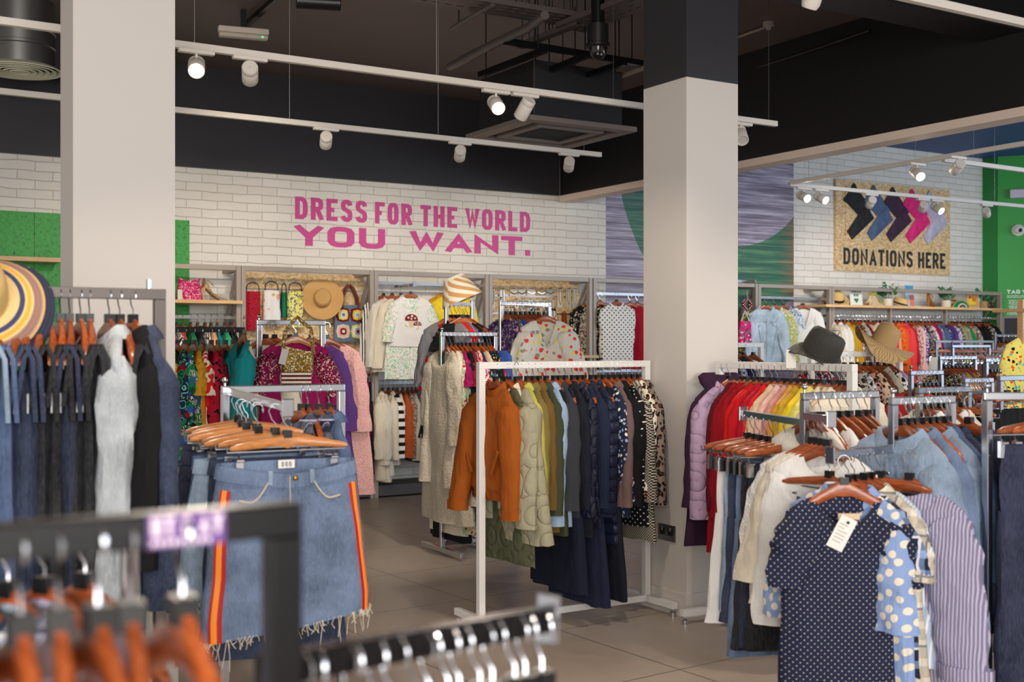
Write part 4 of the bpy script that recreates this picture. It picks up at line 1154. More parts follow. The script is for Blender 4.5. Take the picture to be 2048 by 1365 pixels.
# ------------------------------------------------------------------ left shelf
def on_wall(px, py, Y): x, z = onY(px, py, Y); return Vector((x, Y, z))
x = atY(381, YP); 
o = thing('handbag', 'shiny hot pink handbag on the oak shelf', 'bag', (x, YP+.05, ZSL))
HP = cloth('hot pink', 'glitter', 'pale pink')
mb = MB(); rg = []
for v in (0, .15, .5, .8, 1): rg.append(ellipse(0, 0, .2*v, .115-.02*v+.006*sin(6*v), .06-.02*v, 28, .6, lambda a, c, s_, v=v: (0, 0, -.03*(1-abs(c))*(v == 1))))
mb.rings(rg, True).build('bag_body', HP, o); MB().tube([(.10, 0, .08), (.125, 0, .15), (.135, 0, .20)], .008, 8).build('strap', HP, o)
MB().box((-.12, -.075, .0), (-.08, -.072, .09)).build('price_tag', plain('mint_card', (198, 214, 190), .7), o, False)
def heel_shoe(label, loc, rz, mat, h=.10, name='high_heel_shoe', sole=None):
    o = thing(name, label, 'shoe', loc, rz)
    rg = []
    for i in range(10):
        v = i/9; x_ = -.11+.22*v; z = h*(1-min(1, v*1.35))**1.4; w_ = .022+.016*sin(pi*min(1, v*.9+.1)); top = .03+.05*(1-v)**2 if v < .25 else .018+.012*sin(pi*v)
        rg.append([Vector((x_, w_*cos(a), z+max(0, sin(a))*top)) for a in [2*pi*k/12 for k in range(12)]])
    MB().rings(rg, True, True).build('upper', mat, o)
    MB().tube([(-.10, 0, h), (-.108, 0, h*.5), (-.105, 0, 0)], [.016, .008, .006], 8).build('heel', sole or mat, o)
    MB().tube([(-.10, .0, h+.06), (-.06, -.028, h+.05), (-.02, -.02, h*.7+.04)], .006, 6).build('ankle_strap', mat, o)
    return o
GOLD = plain('gold_leather', (196, 160, 96), .35, .5)
heel_shoe('gold snakeskin high heel shoe on the oak shelf beside the pink bag', (atY(432, YP), YP+.03, ZSL+.002), radians(8), cloth('straw', 'glitter', 'cream'), .12, sole=GOLD)
o = MB().box((-.1, -.003, 0), (.12, .003, .07)).build('shelf_card', plain('grey_card', (176, 172, 166), .5), None, False, (atY(455, YP), YP+.2, ZSL), 0); tag(o, 'small grey card standing behind the gold shoe', 'card')
heel_shoe('leopard print heel half hidden behind the big striped sun hat', (atY(72, YP), YP+.02, ZSL+.08), radians(-30), cloth('gold', 'leopard', 'brown', 'black'), .10)
pc = on_wall(31, 549, YW-.3)
o = thing('icon_card', 'white card with small heart and face icons above the striped hat', 'card', pc)
MB().box((-.11, 0, -.09), (.11, .004, .065)).build('card', PAPER, o, False)
for i, (c_, fx) in enumerate(((plain('icon_grey', (150, 130, 124), .6), -.075), (plain('icon_brown', (120, 62, 60), .6), -.025), (plain('heart_red', (220, 40, 52), .6), .025), (plain('icon_navy', (60, 52, 92), .6), .075))):
    if i == 2:
        poly = []
        for k in range(24):
            t_ = 2*pi*k/24; poly.append((.00105*16*sin(t_)**3+fx, .00105*(13*cos(t_)-5*cos(2*t_)-2*cos(3*t_)-cos(4*t_))+.03))
        MB().prism(poly[::-1], -.003, 0, 'y').build('heart', c_, o, False)
    else: MB().prism([(fx+.015*cos(a), .03+.011*sin(a)) for a in [2*pi*k/14 for k in range(14)]], -.003, 0, 'y').build('icon', c_, o, False)

# ------------------------------------------------------------------ things on the first chipboard
def hook_scarf(label, px0, px1, py0, py1, mat, seed, cat='scarf'):
    Y = YW-.16; xa, zt_ = onY(px0, py0, Y); xb, _ = onY(px1, py0, Y); zb_ = zrow(py1, xa, Y); c = (xa+xb)/2; wd = (xb-xa)
    o = thing('folded_scarf' if cat == 'scarf' else 'folded_skirt', label, cat, (c, Y, zt_))
    F = Folds(seed, .012, (3, 6)); rg = []; H = zt_-zb_
    for i in range(14):
        v = i/13; rg.append(ellipse(0, 0, -H*v, wd*.5*(.86+.14*v), .028+.012*v, 20, .8, lambda a, c_, s_, v=v: (F(a, v)*c_*.6, F(a, v)*s_, 0)))
    MB().rings(rg, True).build('cloth', mat, o)
    h = thing('scarf_hanger', 'black ring hanger holding the '+label.split(' on ')[0], 'hanger', (c, Y, zt_))
    pts = [(wd*.36*cos(a), 0, .035+.05*sin(a)) for a in [radians(-10+20*k) for k in range(11)]]
    MB().tube([(-wd*.36, 0, 0)]+pts[::-1]+[(wd*.36, 0, 0)], .005, 6).build('ring', BLACKP, h)
    MB().tube([(0, 0, .085), (0, .0, .12), (0, .10, .125)], .004, 6).build('hook_arm', STEEL, h)
hook_scarf('raspberry textured scarf on the chipboard by the post', 488, 523, 583, 662, cloth('crimson', 'onion', s=3.0), 5)
hook_scarf('white and peach tie-dyed scarf on the chipboard', 525, 561, 581, 650, cloth('white', 'floral', 'peach', 'white', 'white', s=.5), 6)
hook_scarf('yellow and grey leafy scarf on the chipboard', 573, 608, 583, 655, cloth('pale yellow', 'print', 'slate', 'cream', 'lime green', s=.8), 7)
hook_scarf('dark green and navy scarf tucked behind the leafy one', 562, 574, 585, 635, cloth('emerald', 'stripev', 'navy', s=.6), 8)

def hat(label, loc, rot, R, r, h, mat, brim_warp=.0, band=None, name='straw_hat', lean=0, pinch=0, brim_up=0, mats=None, prof=None, brimm=None, seed=0):
    o = thing(name, label, 'hat', loc); o.rotation_euler = rot; n = 40
    rg = []
    for rr, z in (prof or ((r, 0), (r*1.0, h*.25), (r*.97, h*.6), (r*.90, h*.88), (r*.72, h), (r*.35, h*1.03), (.001, h*1.02))):
        rg.append([Vector((rr*cos(a)*(1-pinch*.35*(z/h)*abs(sin(a))), rr*sin(a)*1.12, z-(pinch*.03*max(0, cos(a)) if z > h*.8 else 0)*1)) for a in [2*pi*k/n for k in range(n)]])
    MB().rings(rg).build('crown', mat, o)
    rg = []
    for q in range(9):
        u = q/8; rr = r+(R-r)*u
        rg.append([Vector((rr*cos(a), rr*sin(a)*(1+.12*(1-u)), brim_warp*u*u*cos(2*a)+brim_up*u*u+.010*u*sin(3*a+seed))) for a in [2*pi*k/n for k in range(n)]])
    for q in (1, .9):
        rg.append([Vector((p.x*(.995), p.y*.995, p.z-.004)) for p in rg[8]]) if q == 1 else None
    MB().rings(rg).build('brim', brimm or mat, o)
    if band: MB().rings([[Vector((rr*cos(a)*(1-pinch*.1*abs(sin(a))), rr*sin(a)*1.12, z)) for a in [2*pi*k/n for k in range(n)]] for rr, z in ((r*1.02, .0), (r*1.035, .004), (r*1.02, h*.24), (r*.99, h*.25))]).build('band', band, o)
    return o
def straw(name, c1, c2, sc=90, rough=.7):
    if name in _M: return _M[name]
    t = NT(name).coords(); ang = t.math('ARCTAN2', t.y, t.x); rad = t.math('SQRT', t.math('ADD', t.math('MULTIPLY', t.x, t.x), t.math('MULTIPLY', t.y, t.y)))
    a = t.math('SINE', t.math('MULTIPLY', t.math('ADD', rad, t.z), sc*6.5)); b = t.math('SINE', t.math('MULTIPLY', ang, sc))
    f = t.math('MULTIPLY_ADD', t.math('MULTIPLY', a, b), .5, .5)
    t.set(color=t.mix(f, lin(c1), lin(c2)), rough=rough); t.bump(f, .5, .004); _M[name] = t.m; return t.m
STRAW = straw('golden_straw', (186, 138, 78), (222, 180, 116)); PALESTRAW = straw('pale_straw', (206, 164, 92), (236, 204, 140)); NATSTRAW = straw('natural_straw', (150, 118, 74), (206, 174, 122), 60)
pw = on_wall(645, 598, YW-.22)
hat('wide straw sun hat hooked on the chipboard panel', pw+Vector((0, 0, 0)), (radians(78), radians(8), radians(-22)), .20, .082, .10, STRAW, .03, STRAW, seed=1)
# crochet bag
x0, z1 = onY(667, 610, YW-.14); x1 = onY(728, 610, YW-.14)[0]; z0 = zrow(684, x0, YW-.14)
o = thing('crochet_bag', 'teal crochet bag with four granny squares on the chipboard', 'bag', ((x0+x1)/2, YW-.14, z0)); W_, H_ = x1-x0, z1-z0
mb = MB(); mb.rings([[Vector((W_*.5*sx*(1-.08*v), sy*.02*(1+.8*sin(pi*v)), H_*v)) for sx, sy in ((-1, -.5), (-.9, -1), (.9, -1), (1, -.5), (1, .5), (.9, 1), (-.9, 1), (-1, .5))] for v in (0, .1, .5, .9, 1)], True).build('bag_body', cloth('grey blue', 'knit'), o)
for i, (fx, fz, cs_) in enumerate(((-.24, .73, ('wine', 'pale yellow', 'white', 'grey blue')), (.22, .73, ('wine', 'yellow', 'cream', 'light blue')), (-.24, .28, ('cream', 'pale pink', 'deep red', 'white')), (.24, .28, ('pale yellow', 'white', 'light blue', 'deep red')))):
    g = None
    for j, c_ in enumerate(cs_):
        s_ = W_*.21*(1-.26*j)
        pts = []
        for k in range(16):
            a = 2*pi*k/16; e = .6; pts.append((fx*W_+s_*math.copysign(abs(cos(a))**e, cos(a))*(1+.05*(-1)**k), fz*H_+s_*math.copysign(abs(sin(a))**e, sin(a))*(1+.05*(-1)**k)))
        q = MB().prism(pts[::-1], -.043-.003*j, -.02, 'y').build('granny_square' if j == 0 else 'square_ring', cloth(c_, 'knit'), g or o, False); g = g or q
for sy in (-.02, .02): MB().tube([(-W_*.26, sy, H_*.9), (-W_*.22, sy*1.3, H_*1.2), (-W_*.10, sy*1.5, H_*1.46), (0, sy*1.5, H_*1.54), (W_*.12, sy*1.5, H_*1.46), (W_*.26, sy*1.3, H_*1.2), (W_*.30, sy, H_*.9)], .011, 8).build('handle', plain('brown_braid', (112, 50, 34), .6, bump=.6), o)

# trousers on the low rail of that bay
xr0, xr1 = PXp(676), PXp(742)
hang((xr0, YP+.12, ZR1), (xr1, YP+.12, ZR1), [('trousers', 'pale green'), ('trousers', 'khaki', 'plain', dict(mat=cloth('pale green', 'stripev', 'stone', s=.6))), ('trousers', 'sage'), ('trousers', 'mint'), ('trousers', 'mustard', 'floral', dict(c2='mint', c3='cream', c4='pale yellow')),
     ('trousers', 'stone'), ('trousers', 'pale green'), ('trousers', 'jade'), ('trousers', 'black', 'hound', dict(c2='white', s=.25)), ('trousers', 'black', 'dots', dict(c2='white')), ('trousers', 'hot pink', 'plain', dict(hw=.15)), ('trousers', 'dark navy')],
     R90, 'rail below the crochet bag', lod=1, jit=3, hz=0)
# more trousers carry on to the left behind the magenta top: unseen, left out

# ------------------------------------------------------------------ bay with the mushroom vest
xa_, xb_ = PXp(752), PXp(840)
hang((PXp(752), YP+.12, ZR2L), (PXp(905), YP+.12, ZR2L), [('cardigan', 'cream', 'plain', dict(L=.84)), ('coat', 'beige', 'plain', dict(mat=cloth('cream', 'plain'))), ('cardigan', 'off-white', 'knit', dict(L=.8)), ('blazer', 'cream'), ('cardigan', 'white', 'stripeh', dict(c2='black', s=.5)), ('blouse', 'off-white', 'floral', dict(c2='peach', c3='pale pink')),
     ('cardigan', 'burnt orange'), ('cardigan', 'taupe', 'print', dict(c2='stone', c3='brown')), ('cardigan', 'stone'), ('shirt', 'slate', 'plain'), ('cardigan', 'pale grey'), ('blouse', 'black', 'floral', dict(c2='red', c3='cream')), ('shirt', 'coral'), ('blouse', 'scarlet'), ('blouse', 'hot pink'), ('shirt', 'crimson')],
     R90, 'low rail under mushroom vest', lod=1, jit=4)
# front-facing outfit on a face-out arm
p = on_wall(812, 569, YP-.12); FACE = radians(-14)
o = thing('face_out_arm', 'short chrome arm holding the mushroom vest outfit', 'arm', (p.x, YP+.12, p.z))
MB().bar((0, 0, -.012), (0, -.42, -.012), .02, .026).build('bar', STEEL, o, False); MB().box((-.018, -.43, -.03), (.018, -.42, .016)).build('end_stop', STEEL, o, False)
def mush(o, p_):
    y = -.075
    for (mx, mz, s_) in ((-.015, -.335, 1.0), (.045, -.385, .62)):
        MB().prism([(mx+dx*s_, mz+dz*s_) for dx, dz in ((-.022, -.075), (.022, -.075), (.02, .0), (-.02, .0))], y, y+.03, 'y').build('mushroom_stem', cloth('beige'), o, False)
        mb = MB(); pts = [(mx+.062*s_*cos(a), mz+.055*s_*max(-.15, sin(a))+.0) for a in [2*pi*k/24 for k in range(24)]]
        mb.prism(pts[::-1] if False else pts, y-.004, y+.03, 'y')
        c_ = mb.build('mushroom_cap', cloth('wine'), o, False)
        for ax, az, ar in ((-.03, .02, .010), (.005, .035, .012), (.035, .015, .009), (.0, .008, .009)):
            MB().prism([(mx+s_*(ax+ar*cos(a)), mz+s_*(az+ar*sin(a))) for a in [2*pi*k/10 for k in range(10)]], y-.007, y+.02, 'y').build('spot', cloth('cream'), c_, False)
SH = cloth('white', 'print', 'mint', 'pale pink', 'pale green', s=1.3)
base = Vector((p.x, YP-.22, p.z-.012))
make_garment('shirt', SH, 'pastel floral shirt under the mushroom vest', base, FACE, 41, 2, L=.80, r0=.085, r1=.055, out=.07, sl=.38, hem=.25, fwd=-.02, mats={'button': PAPER})
make_garment('vest', cloth('white', 'knit'), 'white knitted vest with red mushrooms over floral shirt', base+Vector((0, -.015, 0)), FACE, 42, 2, extras=mush, L=.49, th=.055, hem=.235, sw=.17, amp=.008, dip=.22, neck=.085)
make_hanger('wooden hanger inside the mushroom vest and floral shirt', base, FACE)
for i, (k_, c_, nm) in enumerate((('cardigan', 'cream', 'cream cardigan directly behind the mushroom vest'), ('jumper', 'off-white', 'off-white ribbed jumper second behind the mushroom vest'), ('blouse', 'white', 'white blouse last behind the mushroom vest'))):
    b = base+Vector((-.06-.05*i, .09+.09*i, -.01)); make_garment(k_, cloth(c_, 'knit' if i < 2 else 'stripev', 'black' if i == 2 else None), nm, b, FACE+radians(4*i), 50+i, 1, L=.72, sl=.62, hem=.27)
    make_hanger('wooden hanger of the '+' '.join(nm.split()[:3])+' behind the vest', b, FACE+radians(4*i))
# yellow jackets under the visor hat
for i, (px, c_, nm) in enumerate(((905, 'yellow', 'bright yellow jacket below the striped visor hat'), (893, 'ochre', 'ochre jacket left behind the bright yellow one'))):
    q = on_wall(px, 569, YP+.12-.14+.1*i); make_garment('jacket', cloth(c_), nm, q, FACE+radians(-8), 60+i, 1, L=.7)
    make_hanger('wooden hanger in the '+c_+' jacket on the top wall rail', q, FACE+radians(-8))
# jewellery cards
r = random.Random(8); x0, x1, z0, z1, st = B3
CARDS = [plain('card_ivory', (232, 224, 206), .7), plain('card_grey', (196, 194, 184), .7), plain('card_kraft', (196, 160, 116), .7)]
BEADS = [plain('beads_black', (26, 24, 24), .3), plain('beads_silver', (190, 190, 196), .2, .9), plain('beads_green', (60, 120, 92), .3), plain('beads_gold', (190, 150, 70), .3, .8), plain('beads_red', (176, 40, 60), .3), plain('beads_brown', (110, 60, 40), .4)]
k = 0
for row, (zz, hh, pxs) in enumerate(((579, .20, (984, 1004, 1028, 1043, 1062, 1082, 1100, 1120, 1137, 1150)), (600, .12, (1032, 1046, 1060, 1074, 1088, 1106)), (617, .13, (1012, 1024, 1066, 1078, 1092, 1108)), (625, .19, (1128, 1145)))):
    for px in pxs:
        q = on_wall(px, zz, YW-.07); k += 1
        wide = row == 0 and 1028 <= px <= 1100
        if px == 1145 and row == 3: cm = BLACKP
        elif px == 1128 and row == 3: cm = plain('copper_tassels', (170, 84, 44), .4)
        else: cm = r.choice(CARDS)
        b_ = r.choice(BEADS)
        o = thing('jewellery_card', '%s %s jewellery card, %s from the left in %s row on chipboard' % ({'beads_black': 'black', 'beads_silver': 'silver', 'beads_green': 'green', 'beads_gold': 'gold', 'beads_red': 'red', 'beads_brown': 'brown'}[b_.name], 'long' if wide else 'small', ordw(pxs.index(px)+1), ('the top', 'the second', 'the third', 'the last')[row]), 'jewellery', q, 0, 'jewellery cards on the chipboard')
        w2 = .05 if wide else .034; h2 = .07 if wide else hh
        MB().box((-w2, -.002, -h2), (w2, 0, 0)).build('card', cm, o, False)
        if wide: MB().tube([(-.05, -.008, -.03), (0, -.012, -.05), (.05, -.008, -.03)], .006, 6).build('beads', b_, o)
        else: MB().tube([(-.018, -.008, -.01), (-.02, -.01, -hh*.6), (0, -.012, -hh*.85), (.02, -.01, -hh*.6), (.018, -.008, -.01)], .004, 6).build('beads', b_, o)
        MB().tube([(0, .04, .01), (0, -.03, .008), (0, -.035, .016)], .003, 5).build('peg_hook', BLACKP, o)
# dotted blouse and red clothes left of the pillar
p = on_wall(1233, 588, YP-.1)
make_garment('sleeveless top', cloth('white', 'dots', 'dark navy', s=.8), 'white blouse with small dark dots left of the pillar', p, FACE, 71, 2, sw=.20, hem=.19, L=.66, collar='stand', th=.05, neck=.08)
make_hanger('wooden hanger holding the dotted white blouse near the pillar', p, FACE)
for i, (dx, k_, c_, pt, kw, nm) in enumerate(((-.12, 'blouse', 'stone', 'print', dict(c2='brown', c3='black'), 'stone and brown print blouse behind the dotted white one'), (-.2, 'blouse', 'black', 'floral', dict(c2='cream', c3='stone'), 'black and cream blouse at the left of the dotted group'),
        (.36, 'blouse', 'crimson', 'plain', {}, 'crimson blouse between the dotted white one and the pillar'), (.5, 'blouse', 'gold', 'floral', dict(c2='deep red', c3='ochre'), 'red and gold blouse against the pillar edge'))):
    q = p+Vector((dx, .14+.05*i, 0)); make_garment(k_, cloth(c_, pt, **kw), nm, q, FACE+radians(-18), 80+i, 1, L=.72, sl=.5); make_hanger('wooden hanger in the '+' '.join(nm.split()[:4])+' by the pillar', q, FACE+radians(-18))
# ------------------------------------------------------------------ right-hand wall bays
for i, (px, k_, c_, pt, kw, nm) in enumerate(((1532, 'denim jacket', 'pale denim', 'denim', {}, 'pale denim jacket hung face out on the wall right of the pillar'), (1549, 'shirt', 'lime green', 'print', dict(c2='white', c3='pale green'), 'lime and white shirt inside the pale denim jacket'), (1567, 'shirt', 'pale denim', 'print', dict(c2='slate', c3='white'), 'blue and white printed shirt beside the pale denim jacket'),
        (1607, 'cardigan', 'white', 'knit', {}, 'long white cardigan hung face out on the wall'), (1604, 'shirt', 'light blue', 'floral', dict(c2='white', c3='slate'), 'blue floral shirt inside the long white cardigan'), (1518, 'blouse', 'lime green', 'print', dict(c2='black', c3='cream'), 'lime and black blouse by the grey post'))):
    q = on_wall(px, 597, YP-(.14 if i in (0, 3) else .02)+.02*i); make_garment(k_, cloth(c_, pt, **kw), nm, q, FACE+radians(-12), 90+i, 1, L=.74, sl=.6, hem=.26 if i != 4 else .2, sw=.21 if i != 4 else .17, dip=.25 if i == 3 else .08)
    make_hanger('wooden hanger in the '+' '.join(nm.split()[:4])+' on the right wall', q, FACE+radians(-12))
# the hundred-shade rail below the shelf
rail = [('shirt', 'cream', 'plaid', dict(c2='stone', c3='slate', s=.6)), ('blouse', 'cream'), ('shirt', 'white'), ('blouse', 'white'), ('shirt', 'mustard'), ('blouse', 'mustard', 'plain', dict(mat=cloth('ochre'))), ('blouse', 'taupe', 'print', dict(c2='cream', c3='brown')), ('blouse', 'brown', 'floral', dict(c2='cream', c3='stone')), ('shirt', 'stone'),
  ('blouse', 'maroon'), ('cardigan', 'beige'), ('blouse', 'cream'), ('shirt', 'pale pink', 'plain'), ('blouse', 'cream', 'floral', dict(c2='pale pink', c3='coral')), ('shirt', 'pale pink', 'pinstripe', dict(c2='white')), ('blouse', 'coral', 'floral', dict(c2='cream', c3='orange')), ('shirt', 'peach'), ('blouse', 'orange', 'print', dict(c2='scarlet', c3='ochre')),
  ('shirt', 'orange'), ('coat', 'coral', 'plain', dict(L=1.05)), ('coat', 'scarlet', 'plain', dict(mat=cloth('coral'), L=1.1)), ('blouse', 'crimson'), ('tunic', 'dusty pink', 'print', dict(c2='maroon', c3='cream')), ('tunic', 'pale pink'), ('blouse', 'purple', 'print', dict(c2='cream', c3='lilac')), ('blouse', 'dark plum', 'floral', dict(c2='grey', c3='lilac')), ('blouse', 'grey', 'print', dict(c2='black', c3='white')),
  ('blouse', 'pale pink', 'floral', dict(c2='magenta', c3='white')), ('shirt', 'magenta'), ('blouse', 'grey blue', 'floral', dict(c2='cream', c3='teal')), ('shirt', 'mid denim'), ('blouse', 'indigo denim', 'floral', dict(c2='pale pink', c3='sky blue')), ('shirt', 'violet'), ('blouse', 'violet', 'plain', dict(mat=cloth('purple'))), ('blouse', 'lavender', 'print', dict(c2='slate', c3='white')),
  ('blouse', 'olive', 'floral', dict(c2='ochre', c3='cream')), ('shirt', 'sage'), ('blouse', 'aqua', 'plain', dict(mat=cloth('sage', 'denim'))), ('cardigan', 'green'), ('blouse', 'dusty pink', 'floral', dict(c2='sage', c3='maroon')), ('blouse', 'taupe', 'print', dict(c2='white', c3='wine')), ('shirt', 'black'), ('blouse', 'black'), ('jacket', 'black'),
  ('blouse', 'black', 'floral', dict(c2='gold', c3='ochre')), ('blouse', 'dark navy', 'print', dict(c2='slate', c3='white')), ('shirt', 'black'), ('cardigan', 'black')]
hang((PXp(1660), YP+.06, ZR6), (PXp(1990), YP+.06, ZR6), rail, radians(-90), 'wall rail under hat shelf', lod=0, jit=5)

# shelf display on the right
def shelf_x(px): return atY(px, YP+.08)
SY = YP+.10
FELT = cloth('black')
hat('tan straw trilby with black band leaning on the hat shelf', (shelf_x(1677), SY+.02, ZSR+.065), (radians(22), radians(-12), 0), .165, .092, .125, PALESTRAW, .025, FELT, pinch=.5)
hat('maroon hat under the tan straw trilby on the shelf', (shelf_x(1672), SY+.06, ZSR+.004), (0, 0, 0), .15, .09, .05, cloth('maroon'), 0)
o = thing('volunteer_sign', 'white card reading VOLUNTEER HERE with a green heart', 'sign', (shelf_x(1716), SY+.0, ZSR+.001)); o.rotation_euler = (radians(-6), 0, 0)
MB().box((-.11, 0, 0), (.11, .004, .235)).build('card', PAPER, o, False)
GRV = plain('green_print', (34, 130, 70), .6)
b = letters('VOLUNTEER', .18, .032, .008, gap=.007, depth=.002).build('wording', GRV, o, False); b.location = (-.09, 0, .165)
b = letters('HERE', .085, .032, .008, gap=.007, depth=.002).build('wording', GRV, o, False); b.location = (-.04, 0, .12)
poly = [(.0024*16*sin(t_)**3, .0022*(13*cos(t_)-5*cos(2*t_)-2*cos(3*t_)-cos(4*t_))+.07) for t_ in [2*pi*k/28 for k in range(28)]]
MB().prism(poly[::-1], -.002, 0, 'y').build('heart', GRV, o, False)
o = thing('wedge_sandal', 'lime green wedge sandal with pale heel on the hat shelf', 'shoe', (shelf_x(1752), SY-.02, ZSR), radians(10))
MB().prism([(-.12, 0), (.13, 0), (.13, .02), (.02, .05), (-.06, .13), (-.12, .14)], -.035, .035, 'y').build('wedge', cloth('beige'), o, False, bevel=.008)
mb = MB(); rg = [[Vector((x_, .042*cos(a), z+.035*max(-.2, sin(a)))) for a in [2*pi*k/12 for k in range(12)]] for x_, z in ((-.12, .14), (-.06, .15), (0, .09), (.07, .04), (.13, .022))]; mb.rings(rg, True, True).build('strap', cloth('lime green'), o)
def pot_plant(label, px, seed, jar=False):
    o = thing('potted_plant', label, 'plant', (shelf_x(px), SY+.0, ZSR)); r = random.Random(seed)
    pot = plain('cream_pot', (228, 216, 196), .5) if not jar else plain('woven_pot', (170, 136, 92), .7, bump=.6)
    MB().lathe([(.001, 0), (.055, 0), (.06, .01), (.06, .10), (.054, .10), (.05, .085), (.001, .085)], 24).build('pot', pot, o)
    mb = MB(); st = MB()
    for i in range(26 if not jar else 14):
        a = r.uniform(0, 6.28); t_ = r.uniform(.1, 1.0); ln = r.uniform(.08, .17); base_ = Vector((cos(a)*.02, sin(a)*.02, .08)); tip = base_+Vector((cos(a)*ln*t_*.8, sin(a)*ln*t_*.8, ln*(1.35-t_*.6)))
        st.tube([base_, base_.lerp(tip, .5)+Vector((0, 0, .015)), tip], .002, 4)
        d = (tip-base_).normalized(); s_ = d.cross(Vector((0, 0, 1))).normalized(); w_ = r.uniform(.018, .028); L = r.uniform(.05, .07); d2 = (d+Vector((cos(a), sin(a), -.4))*.5).normalized()
        for q in (0, .35, .7):
            c_ = base_.lerp(tip, 1-q*.5); sg = s_*(1 if q != .35 else -1)+Vector((0, 0, .25))
            e = (d2*.6+sg*.6).normalized(); n_ = e.cross(d).normalized()*w_
            mb.add([c_, c_+e*L*.4+n_, c_+e*L+d*.004, c_+e*L*.4-n_, c_+e*L*.45+d.cross(n_).normalized()*.004], [(0, 1, 4), (1, 2, 4), (2, 3, 4), (3, 0, 4)])
    st.build('stems', plain('stem_green', (70, 110, 60), .6), o)
    f = mb.build('foliage', plain('leaf_green', (74, 132, 84), .5), o)
pot_plant('leafy potted plant in cream pot left of the boater hat', 1778, 4)
pot_plant('leafy potted plant in cream pot right of the wooden sandal', 1895, 9)
pot_plant('trailing plant in a woven pot near the shelf end', 1969, 12, True)
hat('flat straw boater with plum band on the hat shelf', (shelf_x(1803), SY, ZSR+.03), (radians(14), radians(10), 0), .15, .085, .085, PALESTRAW, .0, cloth('dark plum'), prof=((.085, 0), (.084, .075), (.076, .085), (.04, .087), (.001, .087)))
o = thing('poster_card', 'tall blue and pink printed card standing on the hat shelf', 'card', (shelf_x(1839), SY+.12, ZSR)); o.rotation_euler = (radians(-8), 0, radians(-6))
MB().box((-.075, 0, 0), (.075, .004, .30)).build('card', plain('sky_card', (168, 206, 226), .6), o, False)
MB().box((-.07, -.002, .21), (.07, 0, .295)).build('printed_band', plain('card_blue', (70, 150, 190), .6), o, False); MB().box((-.01, -.002, .02), (.07, 0, .17)).build('printed_block', plain('card_salmon', (220, 120, 100), .6), o, False)
heel_shoe('brown strappy sandal standing on the hat shelf', (shelf_x(1866), SY, ZSR), radians(15), plain('tan_leather', (168, 110, 62), .5), .12)
for i in range(2):
    o = thing('sun_visor', ('green and red straw visor, front one' if i == 0 else 'red edged straw visor, behind the green one')+' on the shelf', 'hat', (shelf_x(1922-10*i), SY-.04+.05*i, ZSR+.002))
    mb = MB(); mb.grid(lambda u, v: (lambda a, rr: Vector((rr*cos(a), .02-.03*v, rr*.62*sin(a)*(1) )))(pi*u, .16-.1*v), 20, 5); mb.build('peak', cloth('straw', 'plain') if i else cloth('emerald', 'plain', None), o)
    mb = MB().tube([(.162*cos(a), .018, .1*sin(a)+.004) for a in [pi*k/20 for k in range(21)]], .008, 6); mb.build('rim', cloth('deep red') if i else cloth('straw'), o)
    MB().tube([(.085*cos(a), -.004, .055*sin(a)) for a in [pi*k/12 for k in range(13)]], .010, 6).build('headband', cloth('cream') if i == 0 else cloth('emerald'), o)
o = thing('picture_box', 'shallow box with a yellow toy picture near the shelf end', 'box', (shelf_x(1947), SY, ZSR)); o.rotation_euler = (radians(-5), 0, radians(-8))
mb = MB().box((-.1, -.03, 0), (-.09, .01, .2)).box((.09, -.03, 0), (.1, .01, .2)).box((-.09, -.03, 0), (.09, .01, .012)).box((-.09, -.03, .188), (.09, .01, .2)); mb.build('frame', plain('box_cream', (226, 204, 172), .6), o, False)
MB().box((-.09, 0, .012), (.09, .01, .188)).build('picture', cloth('straw', 'plain'), o, False)
MB().box((-.07, -.012, .05), (.06, 0, .10)).box((-.06, -.012, .10), (0, 0, .135)).build('yellow_shape', cloth('yellow'), o, False); MB().ball((.03, -.008, .12), .025, 10).ball((-.03, -.008, .15), .018, 10).build('orange_shape', cloth('orange'), o)
heel_shoe('brown and white patterned slip-on at the shelf end', (shelf_x(1988), SY-.03, ZSR), radians(5), cloth('brown', 'leopard', 'white', 'black'), .03, name='slip_on_shoe')
heel_shoe('cream boot-like shoe left of the lime wedge on the shelf', (shelf_x(1738), SY+.05, ZSR), radians(80), cloth('beige'), .05, name='ankle_shoe')
# handbag hooks by the pillar
p = on_wall(1494, 610, YP-.1)
o = thing('beaded_bracelet_roll', 'round maroon and white beaded ring hanging by the pillar', 'bangle', p); MB().rings([[Vector((.055*cos(a)+.022*cos(b)*cos(a), .022*sin(b), .055*sin(a)+.022*cos(b)*sin(a))) for b in [2*pi*k/10 for k in range(10)]] for a in [2*pi*k/24 for k in range(25)]]).build('ring', cloth('maroon', 'dots', 'white', s=1.2), o); MB().tube([(0, 0, .07), (0, 0, .17)], .004, 6).build('hook', STEEL, o)
p = on_wall(1490, 655, YP-.1)
o = thing('patterned_bag', 'zigzag pink and blue fabric bag hanging beside the pillar', 'bag', p); mb = MB(); mb.rings([[Vector((.10*sx*(1-.2*v), .03*sy, -.2+.27*v)) for sx, sy in ((-1, -.4), (-.8, -1), (.8, -1), (1, -.4), (1, .4), (.8, 1), (-.8, 1), (-1, .4))] for v in (0, .15, .6, 1)], True).build('bag_body', cloth('hot pink', 'print', 'teal', 'cream', 'navy', s=.6), o); MB().tube([(-.06, 0, .07), (0, 0, .2), (.06, 0, .07)], .007, 6).build('handle', cloth('white'), o)
